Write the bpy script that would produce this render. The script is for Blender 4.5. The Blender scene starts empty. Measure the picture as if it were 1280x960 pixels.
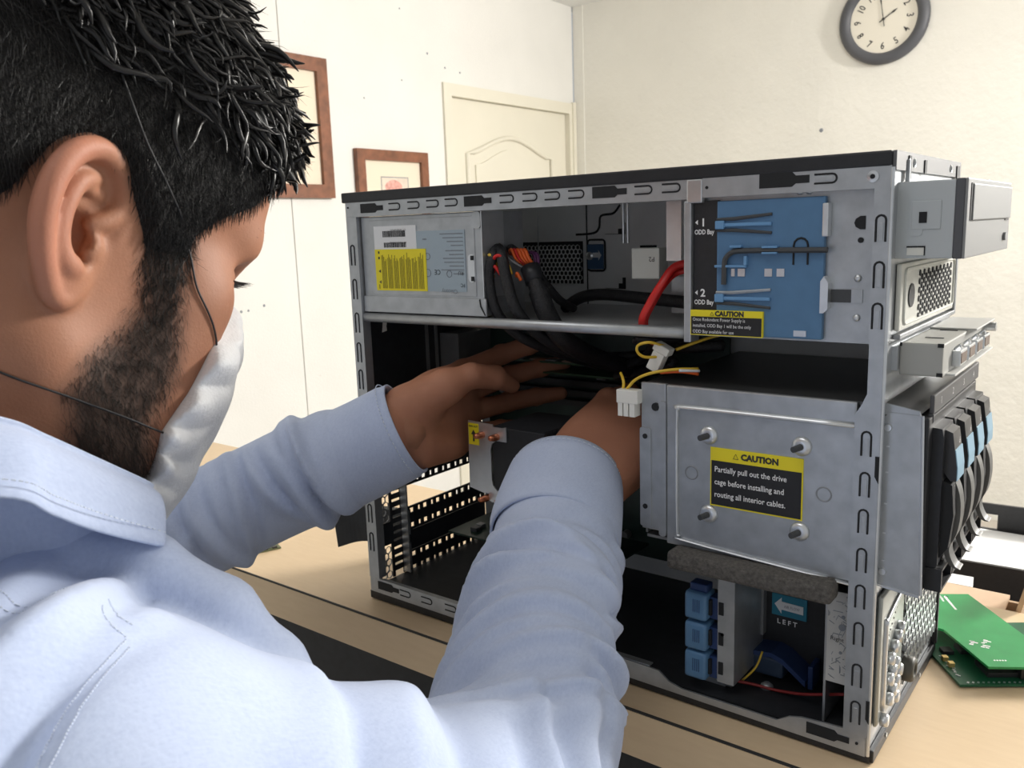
import bpy, bmesh, math, random
import numpy as np
from mathutils import Vector, Matrix
from mathutils.bvhtree import BVHTree

random.seed(7)
rng = np.random.default_rng(11)
S = bpy.context.scene
COL = S.collection

# ------------------------------------------------------------------ camera
cam_data = bpy.data.cameras.new('camera')
cam_data.sensor_fit = 'HORIZONTAL'
cam_data.sensor_width = 36.0
cam_data.lens = 1067.08 / 1280.0 * 36.0
cam_data.clip_start = 0.02
cam = bpy.data.objects.new('camera', cam_data)
COL.objects.link(cam)
_yaw, _pit, _rol = -0.6608, 0.1785, -0.0345
_f = Vector((math.sin(_yaw) * math.cos(_pit), math.cos(_yaw) * math.cos(_pit), -math.sin(_pit)))
_r = Vector((math.cos(_yaw), -math.sin(_yaw), 0))
_u = _r.cross(_f)
_r2 = _r * math.cos(_rol) + _u * math.sin(_rol)
_u2 = -_r * math.sin(_rol) + _u * math.cos(_rol)
cam.matrix_world = Matrix(((_r2.x, _u2.x, -_f.x, 0.566), (_r2.y, _u2.y, -_f.y, -0.5031),
                           (_r2.z, _u2.z, -_f.z, 0.3314), (0, 0, 0, 1)))
S.camera = cam
cam_data.dof.use_dof = True
cam_data.dof.focus_distance = 0.56
cam_data.dof.aperture_fstop = 28.0

# ------------------------------------------------------------------ world, lights, exposure
S.view_settings.view_transform = 'Standard'
S.view_settings.look = 'None'
S.view_settings.gamma = 1.0
S.view_settings.use_curve_mapping = False
S.view_settings.exposure = 0.0
W = bpy.data.worlds.new('World')
S.world = W
W.use_nodes = True
W.node_tree.nodes['Background'].inputs[0].default_value = (0.93, 0.96, 1.0, 1)
W.node_tree.nodes['Background'].inputs[1].default_value = 0.48

def area(name, loc, target, sx, sy, power, color):
    l = bpy.data.lights.new(name, 'AREA')
    l.shape = 'RECTANGLE'
    l.size, l.size_y, l.energy, l.color = sx, sy, power, color
    o = bpy.data.objects.new(name, l)
    o.location = loc
    o.rotation_euler = (Vector(target) - Vector(loc)).to_track_quat('-Z', 'Y').to_euler()
    COL.objects.link(o)
    return o
area('window_light', (1.9, 3.0, 1.30), (0.0, 0.0, 0.1), 0.6, 0.7, 205, (1.0, 0.965, 0.91))
area('ceiling_light', (0.1, -0.75, 1.5), (0.1, -0.7, 0), 0.9, 0.5, 4.5, (0.97, 0.98, 1.0))
area('wall_fill_light', (0.5, 2.0, 1.5), (-1.6, 3.6, 0.4), 1.0, 0.6, 15, (1.0, 0.98, 0.95))  # added fill lamp, only there to brighten the two walls

# ------------------------------------------------------------------ materials
MATS = {}
def mat(name, col, rough=0.5, metal=0.0, noise=0.0, nscale=40.0, bump=0.0, bscale=200.0, spec=0.5, emit=0.0):
    if name in MATS:
        return MATS[name]
    m = bpy.data.materials.new(name)
    m.use_nodes = True
    nt = m.node_tree
    b = nt.nodes['Principled BSDF']
    b.inputs['Base Color'].default_value = (*col, 1)
    b.inputs['Roughness'].default_value = rough
    b.inputs['Metallic'].default_value = metal
    b.inputs['Specular IOR Level'].default_value = spec
    tc = None
    if noise or bump:
        tc = nt.nodes.new('ShaderNodeTexCoord')
    if noise:
        n = nt.nodes.new('ShaderNodeTexNoise')
        n.inputs['Scale'].default_value = nscale
        n.inputs['Detail'].default_value = 5
        nt.links.new(tc.outputs['Object'], n.inputs['Vector'])
        r = nt.nodes.new('ShaderNodeValToRGB')
        r.color_ramp.elements[0].position = 0.3
        r.color_ramp.elements[1].position = 0.7
        r.color_ramp.elements[0].color = (*[max(0, c * (1 - noise)) for c in col], 1)
        r.color_ramp.elements[1].color = (*[min(1, c * (1 + noise)) for c in col], 1)
        nt.links.new(n.outputs[0], r.inputs[0])
        nt.links.new(r.outputs[0], b.inputs['Base Color'])
    if bump:
        n2 = nt.nodes.new('ShaderNodeTexNoise')
        n2.inputs['Scale'].default_value = bscale
        n2.inputs['Detail'].default_value = 4
        nt.links.new(tc.outputs['Object'], n2.inputs['Vector'])
        bp = nt.nodes.new('ShaderNodeBump')
        bp.inputs['Strength'].default_value = bump
        bp.inputs['Distance'].default_value = 0.002
        nt.links.new(n2.outputs[0], bp.inputs['Height'])
        nt.links.new(bp.outputs[0], b.inputs['Normal'])
    MATS[name] = m
    return m

STEEL = mat('galvanised_steel', (0.46, 0.48, 0.50), 0.42, 0.75, 0.10, 90)
STEELD = mat('inner_steel', (0.30, 0.31, 0.32), 0.5, 0.6, 0.10, 60)
STEELB = mat('bright_steel', (0.66, 0.68, 0.70), 0.3, 0.8, 0.06, 90)
BLACKP = mat('black_plastic', (0.016, 0.017, 0.020), 0.45, 0, 0.15, 200)
DARK = mat('dark_void', (0.008, 0.009, 0.011), 0.7)
BLACKM = mat('black_coated_steel', (0.022, 0.024, 0.028), 0.5, 0.1, 0.2, 120)
BLUEP = mat('blue_plastic', (0.085, 0.195, 0.35), 0.45, 0, 0.05, 100)
BLUEDK = mat('navy_plastic', (0.02, 0.045, 0.14), 0.4)
YELLOW = mat('label_yellow', (0.83, 0.70, 0.02), 0.55)
LBLACK = mat('label_black', (0.014, 0.014, 0.016), 0.5)
LWHITE = mat('label_white', (0.78, 0.79, 0.80), 0.6)
INKW = mat('white_print', (0.85, 0.85, 0.85), 0.6)
INKB = mat('black_print', (0.03, 0.03, 0.03), 0.6)
INKG = mat('grey_print', (0.22, 0.24, 0.27), 0.6)
GREYP = mat('grey_plastic', (0.20, 0.205, 0.21), 0.5)
LGREYP = mat('light_grey_plastic', (0.25, 0.255, 0.255), 0.5)
NATURAL = mat('natural_nylon', (0.72, 0.72, 0.66), 0.4)
RUBBER = mat('grey_foam', (0.105, 0.098, 0.090), 0.95, 0, 0.35, 500, 0.8, 700)
CABLE = mat('black_sleeving', (0.012, 0.012, 0.014), 0.5, 0, 0.2, 300, 0.5, 900)
REDC = mat('red_cable', (0.62, 0.018, 0.015), 0.38)
YELC = mat('yellow_wire', (0.72, 0.47, 0.04), 0.4)
ORANC = mat('orange_wire', (0.80, 0.13, 0.02), 0.4)
PURPC = mat('purple_wire', (0.12, 0.03, 0.12), 0.4)
COPPER = mat('copper', (0.55, 0.20, 0.11), 0.3, 0.9)
PCB = mat('pcb_dark', (0.010, 0.030, 0.022), 0.4, 0, 0.3, 80)
PCBG = mat('pcb_green', (0.018, 0.30, 0.085), 0.32, 0, 0.08, 60)
PCBD = mat('pcb_deep_green', (0.010, 0.11, 0.05), 0.4, 0, 0.15, 60)
GOLD = mat('gold_contact', (0.75, 0.55, 0.22), 0.35, 0.8)

# ------------------------------------------------------------------ mesh helpers
def link(name, me, m=None, parent=None, smooth=False):
    o = bpy.data.objects.new(name, me)
    COL.objects.link(o)
    if m is not None:
        if isinstance(m, (list, tuple)):
            for k in m:
                me.materials.append(k)
        elif not me.materials:
            me.materials.append(m)
    if parent is not None:
        o.parent = parent
    if smooth and len(me.polygons):
        me.polygons.foreach_set('use_smooth', [True] * len(me.polygons))
    return o

def empty(name, loc=(0, 0, 0), rz=0.0):
    o = bpy.data.objects.new(name, None)
    o.empty_display_size = 0.02
    o.location = loc
    o.rotation_euler = (0, 0, rz)
    COL.objects.link(o)
    return o

def tag(o, label, cat=None, group=None, kind=None):
    if label: o['label'] = label
    if cat: o['category'] = cat
    if group: o['group'] = group
    if kind: o['kind'] = kind
    return o

class MB:
    def __init__(s):
        s.v, s.f, s.mi = [], [], []
    def add(s, vs, fs, mi=0):
        n = len(s.v)
        s.v += [tuple(p) for p in vs]
        s.f += [tuple(i + n for i in f) for f in fs]
        s.mi += [mi] * len(fs)
        return s
    def box(s, x0, x1, y0, y1, z0, z1, mi=0):
        return s.add([(x0, y0, z0), (x1, y0, z0), (x1, y1, z0), (x0, y1, z0), (x0, y0, z1), (x1, y0, z1), (x1, y1, z1), (x0, y1, z1)],
                     [(0, 3, 2, 1), (4, 5, 6, 7), (0, 1, 5, 4), (1, 2, 6, 5), (2, 3, 7, 6), (3, 0, 4, 7)], mi)
    def bbox(s, x0, x1, y0, y1, z0, z1, r=0.002, mi=0):
        # box with chamfered edges
        bm = bmesh.new()
        bmesh.ops.create_cube(bm, size=1)
        for v in bm.verts:
            v.co = Vector(((x0 + x1) / 2 + v.co.x * (x1 - x0), (y0 + y1) / 2 + v.co.y * (y1 - y0), (z0 + z1) / 2 + v.co.z * (z1 - z0)))
        bmesh.ops.bevel(bm, geom=bm.edges[:], offset=r, segments=2, affect='EDGES', profile=0.6)
        bm.verts.index_update()
        s.add([v.co[:] for v in bm.verts], [[v.index for v in f.verts] for f in bm.faces], mi)
        bm.free()
        return s
    def prism(s, poly, axis, a, b, mi=0):
        # polygon (list of 2d) extruded along axis between a and b
        def P(p, t):
            return {'x': (t, p[0], p[1]), 'y': (p[0], t, p[1]), 'z': (p[0], p[1], t)}[axis]
        n = len(poly)
        vs = [P(p, a) for p in poly] + [P(p, b) for p in poly]
        fs = [tuple(range(n))[::-1], tuple(range(n, 2 * n))] + [(i, (i + 1) % n, n + (i + 1) % n, n + i) for i in range(n)]
        return s.add(vs, fs, mi)
    def cyl(s, p0, p1, r0, r1=None, n=16, mi=0, caps=True):
        r1 = r0 if r1 is None else r1
        p0, p1 = Vector(p0), Vector(p1)
        d = (p1 - p0).normalized()
        a = d.orthogonal().normalized()
        b = d.cross(a)
        vs = []
        for p, r in ((p0, r0), (p1, r1)):
            for k in range(n):
                t = 2 * math.pi * k / n
                vs.append(p + (a * math.cos(t) + b * math.sin(t)) * r)
        fs = [(k, (k + 1) % n, n + (k + 1) % n, n + k) for k in range(n)]
        if caps:
            fs += [tuple(range(n))[::-1], tuple(range(n, 2 * n))]
        return s.add(vs, fs, mi)
    def tube(s, pts, r, n=8, mi=0, closed=False, flat=1.0):
        pts = [Vector(p) for p in pts]
        N = len(pts)
        rs = r if isinstance(r, (list, tuple)) else [r] * N
        vs, fs = [], []
        up = None
        for i, p in enumerate(pts):
            if closed:
                d = pts[(i + 1) % N] - pts[i - 1]
            else:
                d = pts[min(i + 1, N - 1)] - pts[max(i - 1, 0)]
            d.normalize()
            if up is None:
                up = d.orthogonal().normalized()
            up = (up - d * up.dot(d)).normalized()
            b = d.cross(up)
            for k in range(n):
                t = 2 * math.pi * k / n
                vs.append(p + up * math.cos(t) * rs[i] + b * math.sin(t) * rs[i] * flat)
        for i in range(N if closed else N - 1):
            j = (i + 1) % N
            for k in range(n):
                fs.append((i * n + k, i * n + (k + 1) % n, j * n + (k + 1) % n, j * n + k))
        if not closed:
            fs += [tuple(range(n))[::-1], tuple(range((N - 1) * n, N * n))]
        return s.add(vs, fs, mi)
    def lathe(s, prof, axis_o, axis_d, n=24, mi=0):
        o, d = Vector(axis_o), Vector(axis_d).normalized()
        a = d.orthogonal().normalized()
        b = d.cross(a)
        vs, fs = [], []
        for (r, h) in prof:
            for k in range(n):
                t = 2 * math.pi * k / n
                vs.append(o + d * h + (a * math.cos(t) + b * math.sin(t)) * r)
        for i in range(len(prof) - 1):
            for k in range(n):
                fs.append((i * n + k, i * n + (k + 1) % n, (i + 1) * n + (k + 1) % n, (i + 1) * n + k))
        fs += [tuple(range(n))[::-1], tuple(range((len(prof) - 1) * n, len(prof) * n))]
        return s.add(vs, fs, mi)
    def mesh(s, name='m'):
        me = bpy.data.meshes.new(name)
        me.from_pydata(s.v, [], s.f)
        if any(s.mi):
            me.polygons.foreach_set('material_index', s.mi)
        bm = bmesh.new()
        bm.from_mesh(me)
        bmesh.ops.recalc_face_normals(bm, faces=bm.faces)
        bm.to_mesh(me)
        bm.free()
        return me
    def build(s, name, m, parent=None, smooth=False):
        return link(name, s.mesh(name), m, parent, smooth)

def spline(pts, n=8):
    P = [Vector(p) for p in pts]
    P = [P[0] * 2 - P[1]] + P + [P[-1] * 2 - P[-2]]
    out = []
    for i in range(1, len(P) - 2):
        for k in range(n):
            t = k / n
            a, b, c, d = P[i - 1], P[i], P[i + 1], P[i + 2]
            out.append(0.5 * ((2 * b) + (c - a) * t + (2 * a - 5 * b + 4 * c - d) * t * t + (3 * b - a - 3 * c + d) * t ** 3))
    out.append(P[-2])
    return out

def rrect(x0, x1, y0, y1, r, n=4):
    out = []
    for cx, cy, a0 in ((x1 - r, y1 - r, 0), (x0 + r, y1 - r, 90), (x0 + r, y0 + r, 180), (x1 - r, y0 + r, 270)):
        for k in range(n + 1):
            a = math.radians(a0 + 90 * k / n)
            out.append((cx + r * math.cos(a), cy + r * math.sin(a)))
    return out

def text_obj(name, lines, parent, m, origin, size, plane='xz', gap=1.35, align='LEFT', bold=0.0, sx=1.0):
    """flat lettering as a mesh; plane 'xz' reads from -y, 'yz' reads from +x"""
    vs, fs = [], []
    for i, tx in enumerate(lines):
        cu = bpy.data.curves.new('t', 'FONT')
        cu.body = tx
        cu.size = size
        cu.align_x = align
        cu.resolution_u = 2
        cu.offset = bold
        t = bpy.data.objects.new('t', cu)
        COL.objects.link(t)
        dg = bpy.context.evaluated_depsgraph_get()
        me = bpy.data.meshes.new_from_object(t.evaluated_get(dg))
        n = len(vs)
        for v in me.vertices:
            a, b = v.co.x * sx, v.co.y - i * size * gap
            if plane == 'xz':
                vs.append((origin[0] + a, origin[1], origin[2] + b))
            elif plane == 'zx':      # upside down
                vs.append((origin[0] - a, origin[1], origin[2] - b))
            elif plane == 'yz':
                vs.append((origin[0], origin[1] + a, origin[2] + b))
            elif plane == 'xy':
                vs.append((origin[0] + a, origin[1] + b, origin[2]))
        fs += [tuple(k + n for k in p.vertices) for p in me.polygons]
        bpy.data.objects.remove(t)
        bpy.data.curves.remove(cu)
        bpy.data.meshes.remove(me)
    me = bpy.data.meshes.new(name)
    me.from_pydata(vs, [], fs)
    return link(name, me, m, parent)

# ================================================================== the room
WX, WY, CZ, FZ = -2.298, 3.867, 1.577, -1.08
def wall_mat(name, col, bscale, bstr, dirt):
    m = mat(name, col, 0.85, 0, 0.03, 3.0, bstr, bscale)
    nt = m.node_tree
    b = nt.nodes['Principled BSDF']
    src = b.inputs['Base Color'].links[0].from_socket
    tc = next(n for n in nt.nodes if n.type == 'TEX_COORD')
    n = nt.nodes.new('ShaderNodeTexNoise')
    n.inputs['Scale'].default_value = 26
    n.inputs['Detail'].default_value = 8
    n.inputs['Roughness'].default_value = 0.75
    nt.links.new(tc.outputs['Object'], n.inputs['Vector'])
    r = nt.nodes.new('ShaderNodeValToRGB')
    r.color_ramp.elements[0].position = 0.655
    r.color_ramp.elements[0].color = (0, 0, 0, 1)
    r.color_ramp.elements[1].position = 0.74
    r.color_ramp.elements[1].color = (dirt, dirt, dirt, 1)
    nt.links.new(n.outputs[0], r.inputs[0])
    mx = nt.nodes.new('ShaderNodeMixRGB')
    mx.inputs[2].default_value = (0.33, 0.29, 0.24, 1)
    nt.links.new(r.outputs[0], mx.inputs[0])
    nt.links.new(src, mx.inputs[1])
    nt.links.new(mx.outputs[0], b.inputs['Base Color'])
    for nd in nt.nodes:
        if nd.type == 'BUMP':
            nd.inputs['Distance'].default_value = 0.006
    return m
WALL_L = wall_mat('painted_panel', (0.77, 0.76, 0.725), 120, 0.12, 0.5)
WALL_B = wall_mat('rough_plaster', (0.81, 0.795, 0.735), 34, 0.55, 0.25)
CEIL = mat('ceiling_paint', (0.85, 0.85, 0.83), 0.9)
FLOOR = mat('floor_tile', (0.42, 0.38, 0.33), 0.5, 0, 0.1, 4)
DOORM = mat('door_paint', (0.745, 0.71, 0.60), 0.5, 0, 0.02, 4)
GAP = mat('joint_shadow', (0.12, 0.11, 0.10), 0.9)

fl = MB().box(WX - 0.1, 3.4, -2.6, WY + 0.1, FZ - 0.05, FZ).build('floor', FLOOR)
tag(fl, 'plain tiled floor of the room', None, None, 'structure')
ce = MB().box(WX - 0.1, 3.4, -2.6, WY + 0.1, CZ, CZ + 0.05).build('ceiling', CEIL)
tag(ce, 'flat white ceiling above the wall corner', None, None, 'structure')
# left wall: painted panels with a recessed joint, the door opening in the far one
DY0, DY1, DZ1 = 2.711, 3.845, 1.041
wl = MB().box(WX - 0.10, WX - 0.012, -2.6, DY0, FZ, CZ).box(WX - 0.10, WX - 0.012, DY0, WY, DZ1, CZ).build('wall_left', GAP)
tag(wl, 'off-white panelled wall with picture frames and a door', None, None, 'structure')
SEAM = 1.765
def pan(pts):
    MB().prism(pts, 'x', WX - 0.012, WX).build('panel', WALL_L, wl)
pan([(-2.6, FZ), (SEAM - 0.0022, FZ), (SEAM - 0.0022, CZ), (-2.6, CZ)])
pan([(SEAM + 0.0022, FZ), (DY0, FZ), (DY0, DZ1), (WY - 0.012, DZ1), (WY - 0.012, CZ), (SEAM + 0.0022, CZ)])
for (y, z, r) in ((1.482, 0.054, 0.006), (1.515, 0.055, 0.005), (1.59, 0.068, 0.006), (2.62, 1.16, 0.006), (2.74, 1.11, 0.005), (2.85, 1.10, 0.005), (2.44, 1.02, 0.004), (2.2, 0.92, 0.004), (2.45, 1.33, 0.004)):
    MB().lathe([(r, 0), (r * 0.8, 0.0012)], (WX, y, z), (1, 0, 0), 10).build('nail_hole', INKG, wl)
wb = MB().box(WX, 3.4, WY, WY + 0.1, FZ, CZ).build('wall_back', WALL_B)
tag(wb, 'rough cream plaster wall carrying the round clock', None, None, 'structure')
MB().lathe([(0.010, 0), (0.006, 0.003)], (-0.86, WY, 0.76), (0, -1, 0), 10).build('nail_hole', INKG, wb)
MB().prism([(WX + 0.006, 0), (WX + 0.07, 0), (WX + 0.07, 0.006), (WX + 0.006, 0.006)], 'z', FZ, CZ).build('corner_strip', WALL_B, wb).location = (0, WY - 0.006, 0)

# door with arched raised panel
dr = MB().prism([(DY0 + 0.06, FZ), (DY1 - 0.05, FZ), (DY1 - 0.05, DZ1 - 0.06), (DY0 + 0.06, DZ1 - 0.06)], 'x', WX - 0.05, WX - 0.02).build('door_1', DOORM)
tag(dr, 'cream panelled door with an arched moulding beside the wall corner', None, None, 'structure')
fr = MB()
fr.box(WX - 0.06, WX + 0.012, DY0, DY1, DZ1 - 0.058, DZ1)
fr.box(WX - 0.06, WX + 0.012, DY0, DY0 + 0.058, FZ, DZ1 - 0.058)
fr.box(WX - 0.06, WX + 0.012, DY1 - 0.048, DY1, FZ, DZ1 - 0.058)
fr.box(WX - 0.055, WX + 0.02, DY1 - 0.02, DY1 + 0.012, FZ, DZ1 + 0.006)
fr.build('door_frame', DOORM, dr)
def arch(y0, y1, z0, zs, zt, n=14):
    pts = [(y0, z0), (y1, z0), (y1, zs)]
    for k in range(1, n):
        t = k / n
        y = y1 + (y0 - y1) * t
        pts.append((y, zs + (zt - zs) * (0.5 - 0.5 * math.cos(2 * math.pi * t)) ** 0.8))
    pts.append((y0, zs))
    return pts
mould = MB().tube([(WX - 0.016, y, z) for y, z in arch(2.90, 3.64, 0.0, 0.72, 0.815)], 0.013, 8, closed=True)
mould.build('panel_moulding', DOORM, dr, True)
MB().prism(arch(2.96, 3.58, 0.05, 0.665, 0.755), 'x', WX - 0.022, WX - 0.012).build('raised_panel', DOORM, dr)
MB().tube([(WX - 0.016, y, z) for y, z in ((2.9, -0.9), (3.64, -0.9), (3.64, -0.15), (2.9, -0.15))], 0.013, 8, closed=True).build('panel_moulding', DOORM, dr)

# picture frames on the left wall
WOODF = mat('frame_wood', (0.20, 0.075, 0.036), 0.4, 0, 0.3, 25)
MATB = mat('mat_board', (0.80, 0.70, 0.56), 0.8)
ART = mat('print_paper', (0.72, 0.62, 0.52), 0.8, 0, 0.1, 25)
PINK = mat('print_pink', (0.72, 0.36, 0.31), 0.8, 0, 0.25, 60)
def frame(label, y0, y1, z0, z1, w, art, blot):
    r = empty('picture_frame', (WX, (y0 + y1) / 2, z0))
    oy, oz = (y0 + y1) / 2, z0
    tag(r, label, 'picture frame', 'framed prints on the panelled wall')
    Y0, Y1, Z0, Z1 = y0 - oy, y1 - oy, 0, z1 - oz
    for pts in ([(Y0, Z1), (Y1, Z1), (Y1 - w, Z1 - w), (Y0 + w, Z1 - w)], [(Y0, Z0), (Y1, Z0), (Y1 - w, Z0 + w), (Y0 + w, Z0 + w)],
                [(Y0, Z0), (Y0, Z1), (Y0 + w, Z1 - w), (Y0 + w, Z0 + w)], [(Y1, Z0), (Y1, Z1), (Y1 - w, Z1 - w), (Y1 - w, Z0 + w)]):
        MB().prism(pts, 'x', 0.001, 0.026).build('frame_rail', WOODF, r)
    MB().box(0.002, 0.010, Y0 + w, Y1 - w, Z0 + w, Z1 - w).build('mat_board', MATB, r)
    a = [art[0] - oy, art[1] - oy, art[2] - oz, art[3] - oz]
    m = MB()
    e = 0.004
    for b in ((a[0], a[1], a[3] - e, a[3]), (a[0], a[1], a[2], a[2] + e), (a[0], a[0] + e, a[2], a[3]), (a[1] - e, a[1], a[2], a[3])):
        m.box(0.010, 0.0112, *b)
    p = MB().box(0.010, 0.0106, *a).build('print', ART, r)
    m.build('ruled_border', INKG, p)
    m = MB()
    for bi, (cy, cz, ry, rz) in enumerate(blot):
        m.prism([(cy - oy + ry * math.cos(t) * (1 + 0.2 * math.sin(3 * t)), cz - oz + rz * math.sin(t)) for t in [2 * math.pi * k / 18 for k in range(18)]], 'x', 0.0106, 0.0109 + 0.0004 * bi)
    m.build('pink_drawing', PINK, p)
frame('large brown wooden picture frame behind the man\'s fringe', 1.38, 1.978, 0.489, 1.050, 0.055, (1.52, 1.822, 0.62, 0.90), [(1.77, 0.80, 0.035, 0.10), (1.64, 0.78, 0.05, 0.08)])
frame('small brown wooden picture frame between the large frame and the door', 2.115, 2.563, 0.15, 0.702, 0.046, (2.262, 2.436, 0.34, 0.587), [(2.34, 0.53, 0.05, 0.045), (2.38, 0.48, 0.03, 0.05)])

# wall clock
ck = empty('wall_clock', (-0.586, WY, 1.225))
tag(ck, 'round wall clock with a dark grey rim and cream dial', 'clock')
CLK = mat('clock_rim', (0.085, 0.088, 0.10), 0.45)
DIAL = mat('clock_dial', (0.80, 0.76, 0.66), 0.6)
R0 = 0.197
MB().lathe([(R0, -0.001), (R0, -0.02), (R0 - 0.014, -0.034), (R0 - 0.036, -0.034), (R0 - 0.050, -0.020), (R0 - 0.052, -0.001)], (0, 0, 0), (0, 1, 0), 64).build('rim', CLK, ck, True)
dial = MB().lathe([(R0 - 0.045, -0.002), (R0 - 0.045, -0.016)], (0, 0, 0), (0, 1, 0), 64).build('dial', DIAL, ck)
for h in range(1, 13):
    a = math.radians(90 - 30 * h)
    t = text_obj('numeral', [str(h)], dial, INKB, (0, 0, 0), 0.043, 'xz', align='CENTER', bold=0.0006, sx=0.8)
    rot = math.radians(-30 * h) if h in (9, 10, 11, 12, 1, 2, 3) else math.radians(180 - 30 * h)
    c = Vector((0, 0, 0.015))
    off = Matrix.Rotation(-rot, 3, 'Y') @ c
    t.rotation_euler = (0, -rot, 0)
    t.location = (0.115 * math.cos(a) - off.x, -0.0168, 0.115 * math.sin(a) - off.z)
def hand(name, ang, ln, w, tail, y):
    a = math.radians(ang)
    o = MB().prism([(-w, -tail), (w, -tail), (w * 0.8, ln * 0.55), (w * 2.0, ln * 0.72), (0, ln), (-w * 2.0, ln * 0.72), (-w * 0.8, ln * 0.55)], 'y', y, y - 0.0015).build(name, INKB, ck)
    o.rotation_euler = (0, a, 0)
hand('hour_hand', 58, 0.072, 0.0022, 0.02, -0.018)
hand('minute_hand', -9, 0.115, 0.0016, 0.032, -0.020)
MB().cyl((0, -0.017, 0), (0, -0.023, 0), 0.006, n=14).build('hub', INKB, ck)

# ================================================================== bench
def wood_mat():
    m = mat('maple_laminate', (0.70, 0.53, 0.355), 0.42)
    nt = m.node_tree
    b = nt.nodes['Principled BSDF']
    tc = nt.nodes.new('ShaderNodeTexCoord')
    mp = nt.nodes.new('ShaderNodeMapping')
    mp.inputs['Scale'].default_value = (10, 60, 60)
    nt.links.new(tc.outputs['Object'], mp.inputs[0])
    n = nt.nodes.new('ShaderNodeTexNoise')
    n.inputs['Scale'].default_value = 4
    n.inputs['Detail'].default_value = 6
    nt.links.new(mp.outputs[0], n.inputs['Vector'])
    r = nt.nodes.new('ShaderNodeValToRGB')
    r.color_ramp.elements[0].position = 0.3
    r.color_ramp.elements[1].position = 0.75
    r.color_ramp.elements[0].color = (0.73, 0.55, 0.35, 1)
    r.color_ramp.elements[1].color = (0.77, 0.59, 0.385, 1)
    nt.links.new(n.outputs[0], r.inputs[0])
    nt.links.new(r.outputs[0], b.inputs['Base Color'])
    return m
WOOD = wood_mat()
tb = empty('workbench', (-0.2, 0.13, FZ))
tag(tb, 'light maple laminate workbench under the open computer tower', 'table')
def T(o):
    o.location = (0.2, -0.13, -FZ)
    return o
BY0, BY1, BX0, BX1 = -0.0265, 0.284, -1.1, 0.62
T(MB().box(BX0, BX1, BY0 + 0.0012, BY1, -0.036, 0.0).build('top', WOOD, tb))
T(MB().box(BX0, BX1, BY0 - 0.0008, BY0 + 0.0012, -0.0355, -0.0014).build('front_edge_band', WOOD, tb))
T(MB().box(BX0, BX1, BY0 - 0.0003, BY0 + 0.0011, -0.0013, 0.0002).build('edge_joint', INKB, tb))
T(MB().box(BX0 + 0.03, BX1 - 0.03, 0.006, 0.022, FZ + 0.12, -0.036).build('underbench_dark_sheet', BLACKM, tb))  # added black sheet standing in for the darkness under the bench
for lx in (BX0 + 0.05, BX1 - 0.09):
    for ly in (0.03, BY1 - 0.06):
        T(MB().box(lx, lx + 0.04, ly, ly + 0.04, FZ, -0.036).build('leg', BLACKM, tb))

# lower desk behind, with the letter tray
LZ = -0.24
ld = empty('desk', (0.4, 0.95, FZ))
tag(ld, 'lower desk behind the workbench holding the black letter tray', 'table')
def D(o):
    o.location = (-0.4, -0.95, -FZ)
    return o
D(MB().box(-0.35, 1.2, 0.62, 1.135, LZ - 0.03, LZ).build('top', mat('dark_desk', (0.12, 0.09, 0.07), 0.5, 0, 0.15, 20), ld))
for lx in (-0.30, 1.10):
    for ly in (0.66, 1.07):
        D(MB().box(lx, lx + 0.05, ly, ly + 0.05, FZ, LZ - 0.03).build('leg', BLACKM, ld))
ty = empty('letter_tray', (0.40, 0.80, LZ), 0.06)
tag(ty, 'black plastic letter tray holding white papers behind the tower', 'tray')
TX0, TX1, TD, TH = -0.20, 0.14, 0.30, 0.084
MB().box(TX0, TX1, 0, TD, 0.0, 0.006).build('tray_base', BLACKP, ty)
w = MB()   # front wall with a window cut
w.box(TX0, -0.14, 0, 0.006, 0.006, TH).box(-0.025, TX1, 0, 0.006, 0.006, TH).box(-0.14, -0.025, 0, 0.006, 0.006, 0.036).box(-0.14, -0.025, 0, 0.006, 0.062, TH)
w.build('front_wall', BLACKP, ty)
w = MB()
w.box(TX0, -0.14, TD - 0.006, TD, 0.006, TH).box(-0.02, TX1, TD - 0.006, TD, 0.006, TH).box(-0.14, -0.02, TD - 0.006, TD, 0.006, 0.040).box(-0.14, -0.02, TD - 0.006, TD, 0.066, TH)
w.build('rear_wall', BLACKP, ty)
MB().box(TX0, TX0 + 0.006, 0.006, TD - 0.006, 0.006, TH).build('side_wall', BLACKP, ty)
MB().box(TX1 - 0.006, TX1, 0.006, TD - 0.006, 0.006, TH).build('side_wall', BLACKP, ty)
PAPER = mat('paper', (0.83, 0.84, 0.85), 0.8)
for i in range(2):
    p = empty('paper_sheet', (0.385 + 0.01 * i, 0.80, LZ + 0.034 + 0.004 * i), 0.06 - 0.05 * i)
    MB().box(-0.165, 0.12, 0.015, 0.285, 0, 0.0025).build('sheet', PAPER, p)
    m = MB()
    if i:
        for k in range(5):
            m.box(0.05 + k * 0.009, 0.052 + k * 0.009, 0.06, 0.13 - 0.02 * (k % 2), 0.0025, 0.0027)
        m.build('printed_lines', INKG, p)
    tag(p, 'white printed sheet on top of the letter tray pile' if i else 'lower white sheet under the printed one in the tray', 'paper')

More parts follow.
